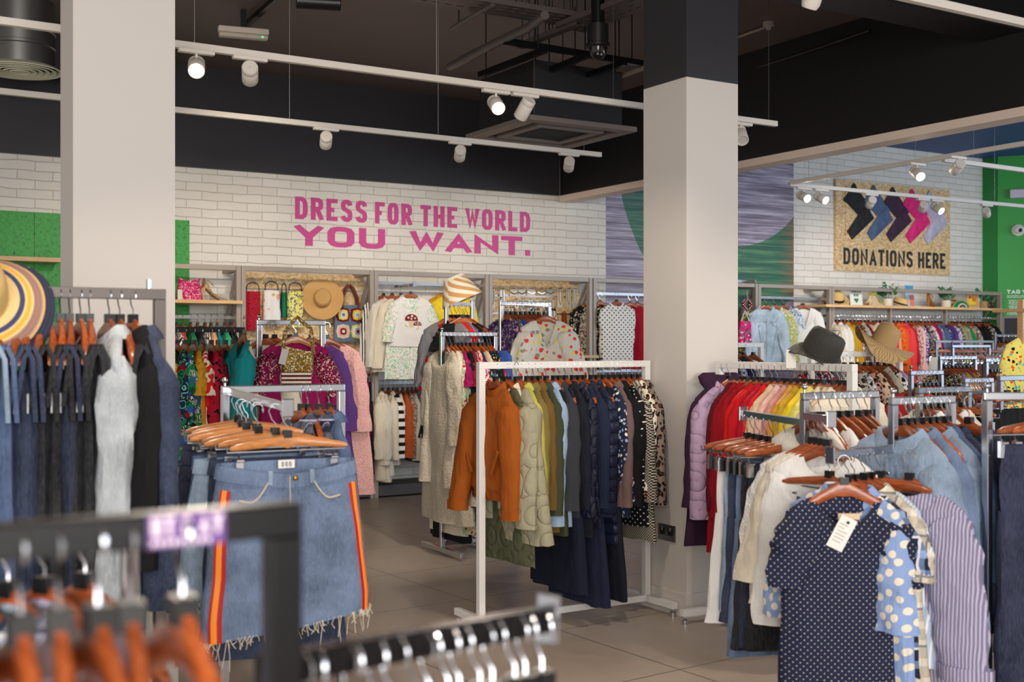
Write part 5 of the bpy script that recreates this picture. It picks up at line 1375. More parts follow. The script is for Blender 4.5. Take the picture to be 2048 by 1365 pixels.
# ------------------------------------------------------------------ white rail of jackets beside the pillar
Z1 = 1.40; HB = -.015
frame_rack('white metal clothes rail of jackets standing left of the right pillar', (3.015, 5.29), (4.09, 5.29), Z1, WHITEM, .036, .52)
GILT = plain('brass_button', (170, 130, 60), .3, .9)
def bomber_extra(o, p):
    for sx in (-1, 1): MB().box((-.012, -.012, -.075), (.012, .0, .075)).xf(Matrix.Translation((sx*.13, -.085, -.50)) @ Matrix.Rotation(sx*.5, 4, 'Y')).build('welt_pocket', cloth('rust orange'), o, False, bevel=.004)
hang((3.07, 5.29, Z1+HB), (4.06, 5.29, Z1+HB), [
  ('bomber jacket', 'rust orange', 'plain', dict(extras=bomber_extra, cuff=True, sl=.60, shift=(.02, 0, 0), th=.055)), ('quilted coat', 'dark olive', 'onion', dict(L=.92, th=.028, amp=.008, shift=(.025, 0, 0),  mat=cloth('olive', 'onion'))), ('jacket', 'cream', 'lace', {}), ('quilted coat', 'sage', 'onion', dict(L=.80, th=.06, hem=.33, r0=.095, r1=.085, sl=.66, shift=(-.02, -.05, 0))),
  ('coat', 'lime green', 'plain', dict(L=.80, mats={'button': BLACKP})), ('jacket', 'khaki', 'plain', {}), ('jacket', 'brown olive', 'plain', dict(L=.76)), ('coat', 'dark olive', 'plain', dict(L=.78)),
  ('shirt', 'light blue', 'plain', dict(L=.74, sl=.66, cuff=True)), ('blazer', 'charcoal', 'plain', {}), ('long dress', 'ink blue', 'plain', dict(L=1.1)), ('coat', 'dark navy', 'plain', dict(L=.8)), ('jacket', 'ink blue', 'quilt', dict(L=.76, cuff=True, mats={'button': GILT})),
  ('long dress', 'navy', 'plain', dict(L=1.18)), ('jacket', 'royal navy', 'plain', dict(mat=cloth('navy'))), ('gilet', 'navy', 'puff', dict(L=.86, sw=.22, sl=.62)), ('long dress', 'dark navy', 'plain', dict(L=1.16)), ('blouse', 'navy', 'floral', dict(c2='white', c3='light blue', sl=.58, L=.72, s=1.2)),
  ('jacket', 'mauve brown', 'plain', {}), ('jacket', 'black', 'plain', {}), ('blouse', 'black', 'smalldots', dict(c2='white', sl=.6, L=.78, s=.7)), ('coat', 'black', 'hound', dict(c2='stone', L=.86, sl=.58)), ('jacket', 'cream', 'leopard', dict(c2='burnt orange', c3='black')), ('jacket', 'taupe', 'leopard', dict(c2='brown', c3='black'))],
  R90, 'white rail left of pillar', lod=2, jit=2.5, thk=.04)

# ------------------------------------------------------------------ white rail of red coats, right of the pillar
frame_rack('white metal clothes rail of red coats right of the pillar', (4.26, 4.86), (4.19, 3.86), Z1, WHITEM, .036, .5)
hang((4.26, 4.84, Z1+HB), (4.19, 3.88, Z1+HB), [
  ('hooded coat', 'plum', 'plain', dict(L=.86)), ('bomber jacket', 'lilac', 'onion', dict(sl=.60, L=.62, r0=.11, r1=.085, sw=.225, th=.065)), '-', ('jacket', 'maroon', 'plain', {}), ('coat', 'deep red', 'plain', {}), ('coat', 'red', 'plain', dict(mat=cloth('deep red'))), ('cardigan', 'scarlet', 'plain', dict(collar='crew')),
  ('jacket', 'red', 'plain', {}), ('coat', 'crimson', 'plain', {}), ('blazer', 'scarlet', 'plain', {}), ('jacket', 'beige', 'plain', {}), ('jacket', 'pale pink', 'plain', {}), ('jacket', 'dusty pink', 'plain', {}), ('jacket', 'tan', 'plain', dict(mats={'button': plain('horn_button', (90, 60, 40), .4)})), ('coat', 'mustard', 'plain', {}),
  ('jacket', 'yellow', 'plain', {}), ('coat', 'pale yellow', 'plain', {}), ('blazer', 'cream', 'plain', {}), ('coat', 'beige', 'plain', {}), ('trench coat', 'cream', 'plain', {}) if False else ('coat', 'cream', 'plain', {})],
  radians(-4), 'red coat rail', end='far end', lod=2, jit=3, thk=.042)
# black hat and pale hat resting on rails
px_ = at(1622, 728, 5.9)
hat('black woven straw sun hat resting on the white rail of red coats', Vector((4.27, 4.14, Z1+.05)), (radians(30), radians(-14), radians(30)), .150, .085, .12, straw('black_straw', (18, 18, 18), (70, 66, 60), 50), .05, None, pinch=.5, brim_up=-.03, seed=2)
o = MB().box((-.025, -.001, -.09), (.025, .001, 0)).build('price_card', PAPER, None, False, at(1582, 700, 5.75), radians(-25)); tag(o, 'blank white price card hanging off the black straw hat', 'tag')

# ------------------------------------------------------------------ chrome stand of jeans and white blouses, front right
S3 = (3.22, 3.20)
u_rack('chrome stand with a short rail of white blouses, in front of the red coats', (3.22, 3.20), (3.60, 3.20), 1.313, [((3.22, 3.20, 1.20), (3.30, 3.62, 1.21)), ((3.22, 3.20, 1.225), (3.16, 3.01, 1.225))], CHROME)
hang((3.165, 3.02, 1.212), (3.21, 3.16, 1.212), [('blouse', 'white', 'plain', dict(L=.66, r0=.075, r1=.055, puff=.015, sl=.60, hem=.20, out=.02)), ('blouse', 'off-white', 'stripev', dict(c2='white', L=.6, sl=.5)), ('blouse', 'cream', 'plain', {}), ('blouse', 'white', 'lace', {})],
  R90+radians(20), 'white blouse arm', end='front', lod=2, jit=4)
hang((3.24, 3.20, 1.30), (3.58, 3.20, 1.30), [('blouse', 'off-white', 'plain', {}), None, ('blouse', 'white', 'plain', {}), None, None, ('blouse', 'off-white', 'lace', {}), ('blouse', 'cream', 'lace', {})],
  R90-radians(4), 'white blouse stand', lod=1, jit=8)
def yellow_print(o, p):
    r = random.Random(2)
    for i in range(9): MB().ball((-.10+r.uniform(-.05, .05), -.042, -.45-i*.012), .007, 6, (1.6, .4, .7)).build('yellow_motif', cloth('yellow'), o) if i < 6 else None
hang((3.30, 3.62, 1.197), (3.25, 3.30, 1.19), [('trousers', 'white', 'plain', dict(L=.66, hem=.105, hw=.135, leg=.07)), ('jeans', 'light denim', 'denim', dict(L=.60, hw=.135, leg=.07, hem=.085)), ('jeans', 'dark denim', 'denim', dict(L=.64, hw=.135, leg=.07, hem=.085)), ('jeans', 'washed denim', 'denim', dict(L=.76, hem=.10, hw=.135, leg=.07)), ('jeans', 'black denim', 'denim', dict(L=.72, extras=yellow_print, hw=.14, leg=.075)), ('jeans', 'indigo denim', 'denim', dict(hw=.14, L=.7)), ('jeans', 'black denim', 'denim', dict(hw=.14, L=.7))],
  radians(-16), 'chrome jeans arm', end='far end', lod=1, jit=4, wood=WOOD)

# ------------------------------------------------------------------ chrome stand of dotted blouse and denim jackets, front right
u_rack('chrome stand of pale denim jackets with an arm of blue blouses', (3.31, 2.86), (3.62, 2.86), 1.307, [((3.31, 2.86, 1.125), (2.98, 2.84, 1.12))], CHROME)
hang((3.33, 2.86, 1.292), (3.60, 2.86, 1.292), [('denim jacket', 'light denim', 'denim', dict(mats={'button': STEEL})), None, ('denim jacket', 'washed denim', 'denim', {}), None, ('denim jacket', 'pale denim', 'denim', dict(mat=cloth('light denim', 'denim', s=1.01))), ('denim jacket', 'mid denim', 'denim', {}), ('denim jacket', 'dark denim', 'denim', {})],
  R90, 'denim jacket stand', lod=2, jit=3)
BLUEB = cloth('sky blue', 'bigdots', 'cream')
DOT = cloth('navy', 'smalldots', 'pebble', s=1.15)
def dot_extra(o, p):
    MB().box((-.035, -.072, -.192), (.035, -.066, -.172)).build('neck_label', cloth('beige'), o, False)
    card = MB().box((-.028, -.0012, -.115), (.028, .0012, 0)).xf(Matrix.Translation((-.0, -.083, -.185)) @ Matrix.Rotation(.45, 4, 'Y') @ Matrix.Rotation(.10, 4, 'X')).build('price_tag', PAPER, o, False)
    mb = MB()
    for i, w_ in enumerate((.028, .02, .036, .034, .036, .03)): mb.box((-.02, -.0022, -.03-i*.012), (-.02+w_, -.0012, -.027-i*.012))
    mb.xf(Matrix.Translation((-.0, -.083, -.185)) @ Matrix.Rotation(.45, 4, 'Y') @ Matrix.Rotation(.10, 4, 'X')).build('faint_print', plain('faint_ink', (176, 170, 168), .7), card, False)
    MB().ball((-.006, -.088, -.20), .005, 8).build('tag_pin', BLACKP, o)
A4 = radians(-34)
q = Vector((3.0, 2.80, 1.108))
make_garment('top', DOT, 'navy dotted puff-sleeved top with a white price tag, front right', q, A4, 301, 2, extras=dot_extra, L=.74, sw=.20, hem=.225, puff=.02, sl=.25, th=.055, out=.02, r0=.07, r1=.055, neck=.10, dip=.085, collar='none', amp=.010, name='dotted_top')
make_hanger('curved wooden hanger holding the navy dotted top', q, A4)
hang((3.05, 2.85, 1.108), (3.30, 2.86, 1.112), [('shirt', 'sky blue', 'bigdots', dict(c2='cream', s=1.7, L=.78, sl=.40, r0=.09, r1=.08, label='sky blue spotted shirt right behind the navy dotted top')), ('blouse', 'navy', 'plaid', dict(c2='sky blue', c3='white', sl=.2)), ('shirt', 'stone', 'plaid', dict(c2='cream', c3='slate', sl=.22, L=.72)), ('blouse', 'pale denim', 'pinstripe', dict(c2='white', sl=.18, L=.6)), ('skirt', 'dark plum', 'plain', dict(L=.5)), ('shirt', 'faded mauve', 'stripev', dict(c2='lavender', s=2.0, sl=.54, L=.76, cuff=True, r0=.10, r1=.085, hem=.27, out=.06, shift=(.0, -.10, 0)))],
  R90+radians(14), 'blue blouse arm', end='front', lod=2, jit=4)
q = Vector((3.12, 2.86, 1.11))
make_skirt(cloth('dark plum', 'stripev', 'slate'), 'dark purple pleated skirt clipped below the long flat hanger', q+Vector((-.02, .10, 0)), R90, 77, L=.85, wt=.16, hem=.24, lod=1, name='pleated_skirt')
make_hanger('long flat clip hanger crossing behind the navy dotted top', q+Vector((-.02, .10, 0)), R90, 'clip')

# ------------------------------------------------------------------ chrome stand with dark jeans, right edge
u_rack('chrome stand of dark jeans cut by the right picture edge', (3.45, 2.58), (3.86, 2.36), 1.332, [], CHROME)
hang((3.60, 2.50, 1.317), (3.84, 2.371, 1.317), [('jeans', 'indigo denim', 'denim', {}), ('jeans', 'dark denim', 'denim', {}), ('jeans', 'indigo denim', 'denim', {}), ('jeans', 'black denim', 'denim', {}), ('jeans', 'dark denim', 'denim', {})], radians(-20), 'stand of dark jeans', lod=1, jit=4)
hang((3.66, 2.80, 1.292), (3.56, 2.76, 1.292), [('denim jacket', 'indigo denim', 'denim', dict(L=.72))], R90, 'arm by dark jeans stand', end='front', lod=1)

# ------------------------------------------------------------------ racks further back on the right
frame_rack('white rail of dark floral dresses behind the red coats', (5.85, 5.75), (6.72, 5.75), 1.44, WHITEM, .036, .5)
hang((5.88, 5.75, 1.425), (6.66, 5.75, 1.425), [('blouse', 'royal navy', 'print', dict(c2='white', c3='scarlet')), ('blouse', 'black', 'print', dict(c2='white', c3='grey', s=.8)), ('dress', 'white', 'print', dict(c2='black', c3='grey')), ('dress', 'black', 'print', dict(c2='white', c3='pale grey')), ('dress', 'stone', 'leopard', dict(c2='brown', c3='black')), ('tunic', 'pale grey', 'print', dict(c2='black', c3='white')),
   ('dress', 'dusty pink', 'leopard', dict(c2='maroon', c3='black')), ('tunic', 'beige', 'leopard', dict(c2='black', c3='brown')), ('dress', 'brown', 'plain', {}), ('jacket', 'stone', 'plain', {}), ('tunic', 'white', 'leopard', dict(c2='black', c3='black')), ('blouse', 'lilac', 'plain', dict(L=.75))], R90, 'rail of dark prints', lod=1, jit=5)
hat('big natural straw cowboy hat perched on the white rail of dark prints', Vector((6.52, 5.72, 1.50)), (radians(14), radians(24), radians(-30)), .22, .09, .14, NATSTRAW, .06, None, pinch=.4, brim_up=-.03, seed=4)
frame_rack('white rail half hidden behind the black straw hat', (6.0, 7.2), (6.75, 7.2), 1.50, WHITEM, .036, .5)
hang((6.05, 7.2, 1.485), (6.7, 7.2, 1.485), [('blouse', 'grey', 'print', dict(c2='white')), ('blouse', 'violet', 'plain', {}), ('shirt', 'mid denim', 'plain', {}), ('blouse', 'black', 'plain', {}), ('blouse', 'blue', 'print', dict(c2='white')), ('shirt', 'navy', 'plain', {}), None, None], R90, 'rail behind black hat', lod=0, jit=5)

def stand_x(label, px0, px1, py, Y, **k):
    xa, xb = atY(px0, Y), atY(px1, Y); z = zrow(py, xa, Y); u_rack(label, (xa, Y), (xb, Y), z, mat=CHROME_FAR, **k); return (xa+.03, Y, z-.015), (xb-.03, Y, z-.015)
a, b = stand_x('chrome stand with black shirts in the middle of the right racks', 1838, 1936, 776, 3.75)
hang(a, b, [('shirt', 'white', 'plain', {}), ('shirt', 'off-white', 'plain', {}), None, None, ('shirt', 'white', 'plain', {}), ('shirt', 'cream', 'plain', {}), ('trousers', 'black', 'plain', {})], R90, 'middle chrome stand', lod=1, jit=5)
a, b = stand_x('low chrome rail with black satin tops', 1822, 1882, 742, 4.9)
hang(a, b, [('blouse', 'coral', 'plain', {}), ('top', 'black', 'plain', {}), ('top', 'black', 'plain', {}), ('blouse', 'black', 'plain', {}), ('blouse', 'black', 'plain', {}), ('top', 'black', 'plain', {})], R90, 'low rail of black tops', lod=1, jit=5)
a, b = stand_x('chrome stand of small colourful prints far right', 1880, 1950, 713, 6.3)
hang(a, b, [('blouse', 'black', 'print', dict(c2='white', c3='gold')), ('blouse', 'white', 'print', dict(c2='black')), ('blouse', 'lilac', 'floral', dict(c2='white')), ('blouse', 'yellow', 'plain', {}), ('blouse', 'purple', 'plain', {}), ('blouse', 'ochre', 'floral', dict(c2='black')), ('blouse', 'slate', 'print', dict(c2='white')), ('blouse', 'wine', 'plain', {})], R90, 'small colourful print stand', lod=0, jit=5)
a, b = stand_x('chrome stand with a tall white post far right', 1972, 2040, 717, 5.2)
hang(a, b, [('top', 'peach', 'floral', dict(c2='black', c3='white')), ('top', 'beige', 'print', dict(c2='black')), ('top', 'dusty pink', 'plain', {}), None, None, ('top', 'taupe', 'print', dict(c2='orange')), None, ('top', 'navy', 'floral', dict(c2='white'))], R90, 'tall white post stand', lod=1, jit=5)
a, b = stand_x('chrome rail of bright summer tops far right, highest', 1990, 2060, 669, 8.6)
hang(a, b, [('top', 'white', 'plain', {}), ('top', 'yellow', 'plain', {}), ('top', 'navy', 'plain', {}), ('top', 'slate', 'plain', {}), ('top', 'blue', 'plain', {}), ('top', 'teal', 'plain', {}), ('top', 'mint', 'plain', {}), ('top', 'hot pink', 'plain', {})], R90, 'bright summer top rail', lod=0, jit=5)
a, b = stand_x('long chrome rail of trousers in front of the wall rail', 1872, 1985, 681, 8.2)
hang(a, b, [('trousers', 'cream', 'plain', {}), ('trousers', 'taupe', 'plain', {}), ('trousers', 'khaki', 'plain', {}), ('trousers', 'black', 'plain', {}), ('trousers', 'pale yellow', 'plain', {}), ('trousers', 'olive', 'plain', {}), ('trousers', 'stone', 'plain', {}), ('trousers', 'dusty pink', 'print', dict(mat=cloth('dusty pink', 'print', 'olive'))), ('trousers', 'grey', 'plain', {}), ('trousers', 'black', 'plain', {}), ('trousers', 'brown', 'plain', {})], radians(-10), 'long rail of trousers', lod=0, jit=5)
a, b = stand_x('chrome rail of clip hangers in front of the trousers rail', 1905, 1978, 690, 7.3)
hang(a, b, [('skirt', 'navy', 'plain', dict(L=.5)), ('skirt', 'brown', 'plain', dict(L=.55)), ('skirt', 'black', 'plain', dict(L=.5)), ('skirt', 'grey', 'plain', dict(L=.5)), ('skirt', 'olive', 'plain', dict(L=.5)), ('skirt', 'slate', 'plain', dict(L=.5))], radians(-12), 'rail of dark skirts', lod=0, jit=6)
a, b = stand_x('short chrome arm of black skirts on clip hangers', 1930, 1982, 757, 4.4, finial=False)
hang(a, b, [('skirt', 'black', 'plain', dict(L=.5)), ('skirt', 'black', 'plain', dict(L=.5)), None, None, None, ('skirt', 'black', 'plain', dict(L=.5)), None, None], R90, 'short black skirt arm', lod=1, jit=3)
a, b = stand_x('chrome rail of trousers at the right edge, eye level', 2000, 2090, 752, 3.9)
hang(a, b, [('trousers', 'black', 'plain', {}), ('trousers', 'dark navy', 'plain', {}), ('trousers', 'black', 'plain', {}), ('trousers', 'charcoal', 'plain', {})], radians(-8), 'rail of black trousers', lod=1, jit=4)
p = at(2044, 690, 7.6)
o = thing('mannequin_post', 'pale wooden display post at the right picture edge', 'post', (p.x, p.y, 0)); MB().box((-.02, -.02, 0), (.02, .02, 1.78)).build('upright', SHELFW, o, False); MB().box((-.15, -.15, 0), (.15, .15, .02)).build('base', GREYM, o, False); MB().box((-.03, -.2, 1.70), (.03, .2, 1.72)).build('cross_bar', SHELFW, o, False)
q = Vector((p.x+.08, p.y-.06, 1.66)); make_garment('blouse', cloth('pale yellow', 'floral', 'aqua', 'orange', 'black'), 'aqua and yellow floral blouse at the right picture edge', q, FACE-.5, 333, 1, L=.6); make_hanger('wooden hanger of the aqua floral blouse on the pale post', q, FACE-.5)

# ------------------------------------------------------------------ middle stands in front of the slogan wall
Ym = 7.35; xa, xb = atY(884, Ym), atY(990, Ym); zm = zrow(664, xa, Ym); zu = zrow(606, xa, Ym)
u_rack('two-level chrome stand of long pale tunics in the middle', (xa, Ym), (xb, Ym), zm, [], CHROME, .03)
o = thing('clothes_stand', 'taller chrome frame behind the tunics carrying the black top', 'stand', (atY(945, Ym+.25), Ym+.25, 0)); xl = atY(893, Ym+.25)-atY(945, Ym+.25)
MB().bar((xl, 0, zu), (0, 0, zu), .025, .03).build('top_rail', CHROME, o, False); MB().box((-.015, -.015, .04), (.015, .015, zu+.03)).build('post', CHROME, o, False, bevel=.003); MB().box((xl-.015, -.015, .04), (xl+.015, .015, zu)).build('post', CHROME, o, False, bevel=.003); MB().box((-.015, -.5, .02), (.015, .3, .05)).box((xl-.1, -.015, .02), (.3, .015, .05)).build('foot', CHROME, o, False)
hang((xa+.02, Ym, zm-.015), (xb-.02, Ym, zm-.015), [('tunic', 'stone', 'pinstripe', dict(c2='cream', L=1.22, mat=cloth('stone', 'lace', 'cream'), hem=.34, sl=.62)), ('tunic', 'cream', 'lace', dict(L=1.3, sl=.9, hem=.26, r1=.075)), ('tunic', 'mint', 'floral', dict(c2='crimson', c3='cream', L=1.28, mat=cloth('pale green', 'floral', 'crimson', 'cream', 'mint'))), ('dress', 'magenta', 'plain', {}), ('tunic', 'black', 'plain', dict(L=1.1)), ('dress', 'wine', 'plain', {}),
   ('dress', 'crimson', 'print', dict(c2='white', c3='pale pink')), ('tunic', 'navy', 'plain', {}), ('blouse', 'beige', 'lace', dict(L=.8)), ('dress', 'dark navy', 'floral', dict(c2='teal', c3='cream')), ('dress', 'black', 'floral', dict(c2='teal', c3='ochre')), ('blouse', 'dark navy', 'floral', dict(c2='ochre', c3='teal', L=.75))], R90, 'two-level tunic stand', lod=2, jit=5)
q = Vector((atY(925, Ym+.18), Ym+.18, zu-.015)); make_garment('top', cloth('black'), 'black top on a wide hanger above the tunics', q, FACE, 401, 1, L=.55); make_hanger('wide wooden hanger of the black top above the tunics', q, FACE)
hang((xl+atY(945, Ym+.25)+.0, Ym+.25, zu-.015), (atY(940, Ym+.25), Ym+.25, zu-.015), [('blouse', 'grey', 'plain', {}), ('blouse', 'scarlet', 'plain', {}), ('blouse', 'slate', 'smalldots', dict(c2='white')), ('blouse', 'black', 'plain', {}), None, None], FACE+radians(-45), 'rail above the tunics', lod=1, jit=5)
# striped visor hat on top
pv = Vector((atY(918, Ym+.25), Ym+.25, zu+.10))
def stripes_mat():
    t = NT('cream_tan_spiral').coords(); ang = t.math('ARCTAN2', t.y, t.x)
    f = t.math('LESS_THAN', t.math('FRACT', t.math('MULTIPLY', t.math('ADD', t.math('MULTIPLY', ang, 1.4), t.math('MULTIPLY', t.z, 14)), 1.0)), .5)
    t.set(color=t.mix(f, lin((206, 158, 98)), lin((238, 230, 214))), rough=.7); return t.m
o = thing('visor_hat', 'cream and tan striped rolled sun visor on the tall chrome frame', 'hat', pv); o.rotation_euler = (radians(-20), radians(-12), radians(30))
rg = []
for q_ in range(9):
    u = q_/8; rg.append([Vector(((.085+.12*u*(.55+.45*cos(a-3.6)))*cos(a), (.085+.12*u*(.55+.45*cos(a-3.6)))*sin(a), .09-.17*u**1.2)) for a in [2*pi*k/36 for k in range(36)]])
MB().rings(rg).build('brim', stripes_mat(), o)
MB().rings([[Vector((r_*cos(a), r_*sin(a), z_)) for a in [2*pi*k/36 for k in range(36)]] for r_, z_ in ((.085, .085), (.082, .11), (.078, .11), (.078, .08))]).build('headband', cloth('cream', 'knit'), o)
# floral blouse stand
Yb = 7.75; xa, xb = atY(1002, Yb), atY(1098, Yb); zb = zrow(603, xa, Yb)
u_rack('chrome stand of floral blouses left of the white rail', (xa, Yb), (xb, Yb), zb, [], CHROME, .03)
hang((xa+.02, Yb, zb-.015), (xb-.02, Yb, zb-.015), [('blouse', 'purple', 'print', dict(c2='stone', c3='black', L=.8)), ('blouse', 'grey blue', 'print', dict(c2='purple', c3='stone', L=.8)), ('blouse', 'cornflower', 'print', dict(c2='coral', c3='cornflower', s=.6, L=.9)), ('dress', 'coral', 'lace', dict(c2='pale pink')), ('blouse', 'dusty pink', 'plain', dict(L=.7, puff=.02)), ('dress', 'crimson', 'plain', {}), None, None, None], R90+radians(6), 'stand of floral blouses', lod=1, jit=4)
q = Vector((atY(1092, Yb-.3), Yb-.3, zrow(632, atY(1092, Yb-.3), Yb-.3)-HZ)); FLB = cloth('off-white', 'floral', 'coral', 'sage', 'pale yellow', s=.6)
make_garment('blouse', FLB, 'cream blouse with large coral flowers facing out above the white rail', q, radians(-24), 420, 2, L=1.0, sw=.20, hem=.27, sl=.55, r0=.09, r1=.10, out=.10, dip=.20, neck=.085, th=.055, placket=False)
make_hanger('wooden hanger of the cream coral-flowered blouse', q, radians(-24))
MB_ = thing('chrome_arm', 'chrome arm carrying the cream coral-flowered blouse', 'arm', (q.x, Yb, q.z-.0)); MB().bar((0, 0, -.002), (.0, -.34, -.002), .02, .026).build('bar', CHROME, MB_, False)
# long bright scarf touching the floor, fringe shawl
q = Vector((atY(962, 6.9), 6.9, zrow(1040, atY(962, 6.9), 6.9)))
q = Vector((atY(975, Ym), Ym, zm-.015))
mt = cloth('blue', 'floral', 'hot pink', 'teal', 'scarlet', s=.4)
make_garment('long dress', mt, 'multicoloured flower print dress reaching the floor behind the jackets', q+Vector((.02, -.1, 0)), R90+.2, 431, 1, L=1.44, hem=.22)
make_garment('tunic', cloth('black'), 'long black coat hanging lowest behind the mint floral tunic', Vector((atY(905, Ym), Ym+.02, zm-.015)), R90, 433, 1, L=1.35, hem=.28, sl=.6)
q = Vector((atY(948, Ym-.15), Ym-.15, zrow(940, atY(948, Ym-.15), Ym-.15)))
o = thing('fringed_shawl', 'cream shawl with a long fringe below the orange bomber jacket', 'shawl', q, R90+.35)
F = Folds(9, .014); MB().rings([ellipse(0, 0, .45-.45*v, .10+.10*v, .03, 20, .8, lambda a, c, s_, v=v: (F(a, v)*c, F(a, v)*s_, 0)) for v in [k/8 for k in range(9)]]).build('cloth', cloth('off-white', 'lace', 'dusty pink'), o)
mb = MB(); r = random.Random(4)
for i in range(46): x_ = -.2+.4*i/45; y_ = r.uniform(-.025, .025); mb.tube([(x_, y_, .01), (x_+r.uniform(-.01, .01), y_, -.14), (x_+r.uniform(-.02, .02), y_+r.uniform(-.01, .01), -.26-r.uniform(0, .03))], .0035, 5)
mb.build('fringe', cloth('off-white'), o)

# ------------------------------------------------------------------ left middle: printed dresses and the magenta top
Yd = 6.6; xb = atY(484, Yd); xa = xb-.75; zd = zrow(655, xb, Yd)
frame_rack('dark metal rail of printed dresses right of the left pillar', (xa, Yd), (xb, Yd), zd, BLACKM, .03, .5)
hang((xa+.22, Yd, zd-.012), (xb-.02, Yd, zd-.012), [('dress', 'cream', 'ethnic', dict(c2='gold', c3='maroon', mat=cloth('pale yellow', 'plain'))), ('dress', 'ochre', 'ethnic', dict(c2='maroon', c3='black', c4='cream', L=1.2)), ('dress', 'pale yellow', 'ethnic', dict(c2='deep red', c3='ochre', L=1.2)), ('tunic', 'navy', 'paisley', dict(c2='emerald', c3='aqua', c4='deep red', L=1.1, s=.8)), ('tunic', 'emerald', 'paisley', dict(c2='navy', c3='cream', c4='blue')), ('dress', 'ochre', 'plain', dict(L=1.1)),
   ('dress', 'cream', 'stripev', dict(c2='scarlet', L=1.15, s=.7)), ('tunic', 'crimson', 'floral', dict(c2='black', c3='black', c4='crimson')), ('tunic', 'wine', 'print', dict(c2='black', c3='crimson')), ('tunic', 'teal', 'plain', {}), ('tunic', 'teal', 'plain', dict(mat=cloth('jade', 'plain')))], R90, 'dark dress rail', lod=2, jit=5)
q = Vector((atY(488, 6.3), 6.3, zrow(668, atY(500, 6.3), 6.3)-HZ)); make_garment('tunic', cloth('teal'), 'bright teal tunic between the dark rail and magenta top', q, R90-.12, 440, 1, L=.95); make_hanger('wooden hanger of the bright teal tunic', q, R90-.12)
# rail on the wall bay behind
hang((PXp(340), YP+.12, ZR0), (PXp(476), YP+.12, ZR0), [('blouse', 'orange', 'print', dict(c2='black')), ('blouse', 'black', 'stripev', dict(c2='white')), ('blouse', 'coral', 'plain', {}), ('blouse', 'emerald', 'plain', {}), ('shirt', 'black', 'plain', {}), ('blouse', 'white', 'print', dict(c2='black')), ('blouse', 'peach', 'plain', {}), ('shirt', 'teal', 'plain', {}), ('blouse', 'jade', 'plain', {}), ('blouse', 'black', 'plain', {})], R90, 'wall rail under pink bag', lod=0, jit=5)
Yg = 6.75; xa, xb = atY(518, Yg), atY(645, Yg); zg = zrow(640, xa, Yg)
u_rack('chrome stand carrying the magenta top and golden bag', (xa, Yg), (xb, Yg), zg, [], CHROME, .03)
G1 = cloth('gold', 'glitter', 'cream'); G2 = cloth('magenta', 'glitter', 'beige')
q = Vector((atY(588, Yg-.10), Yg-.10, zg-.015))
def gold_extra(o, p):
    pass
make_garment('top', cloth('magenta'), 'magenta wrap top with gold beaded sleeves facing out', q+Vector((0, -.03, .0)), radians(-20), 451, 2, L=.72, sw=.19, hem=.23, sl=.32, r0=.068, r1=.060, out=.10, puff=.012, dip=.12, neck=.09, collar='none', th=.055, mats={'sleeve': G2}, name='beaded_blouse', cuff=True)
make_hanger('light wooden hanger of the magenta beaded top', q+Vector((0, -.03, 0)), radians(-20), wood=WOOD_LIGHT)
for i, (c_, pt, kw, dx) in enumerate((('cream', 'plain', {}, -.14), ('hot pink', 'plain', {}, -.08), ('magenta', 'print', dict(c2='gold'), .02), ('purple', 'plain', {}, .16), ('pale pink', 'lace', dict(c2='crimson'), .27))):
    qq = q+Vector((dx, .10+.012*i, -.01)); make_garment('tunic', cloth(c_, pt, **kw), c_+' '+(PHRASE[pt]+' ' if PHRASE[pt] else '')+'tunic hanging behind the magenta beaded top', qq, R90+radians(45+6*i), 460+i, 1, L=.95, sl=.5)
    make_hanger('wooden hanger of the '+c_+' tunic behind the beaded top', qq, R90+radians(45+6*i))
# golden bag
qb = Vector((atY(594, Yg-.26), Yg-.26, zrow(754, atY(594, Yg-.26), Yg-.26)))
o = thing('beaded_bag', 'gold beaded shoulder bag with a tasselled hem over the magenta top', 'bag', qb, radians(-24))
MB().rings([[Vector((.09*sx*(1-.03*v)+.01*v, .024*sy*(1+.4*sin(pi*v)), .16*v-.02*sx*v)) for sx, sy in ((-1, -.4), (-.85, -1), (.85, -1), (1, -.4), (1, .4), (.85, 1), (-.85, 1), (-1, .4))] for v in (0, .08, .5, .92, 1)], True, True).build('bag_body', G1, o)
MB().box((-.09, -.038, .07), (.092, -.026, .15)).build('flap', G1, o, False, bevel=.006)
mb = MB()
for i in range(30): mb.tube([(-.082+.0056*i, -.03, .0), (-.082+.0056*i, -.03, -.05)], .0035, 5)
for i in range(30): mb.tube([(-.082+.0056*i, -.03, .03), (-.082+.0056*i, -.035, -.0)], .0035, 5)
mb.build('tassels', cloth('cream', 'stripeh', 'maroon', s=1.6), o)
zt_ = zrow(638, qb.x, qb.y)-qb.z
MB().tube([(-.082, 0, .15), (-.07, .0, .26), (-.02, .04, zt_-.01), (0, .05, zt_+.012), (.02, .04, zt_-.01), (.08, .0, .28), (.095, 0, .13)], .011, 8).build('strap', G1, o)
MB().box((-.12, -.046, .05), (-.08, -.043, .14)).xf(Matrix.Rotation(.25, 4, 'Y')).build('price_tag', plain('grey_tag', (196, 190, 186), .7), o, False)

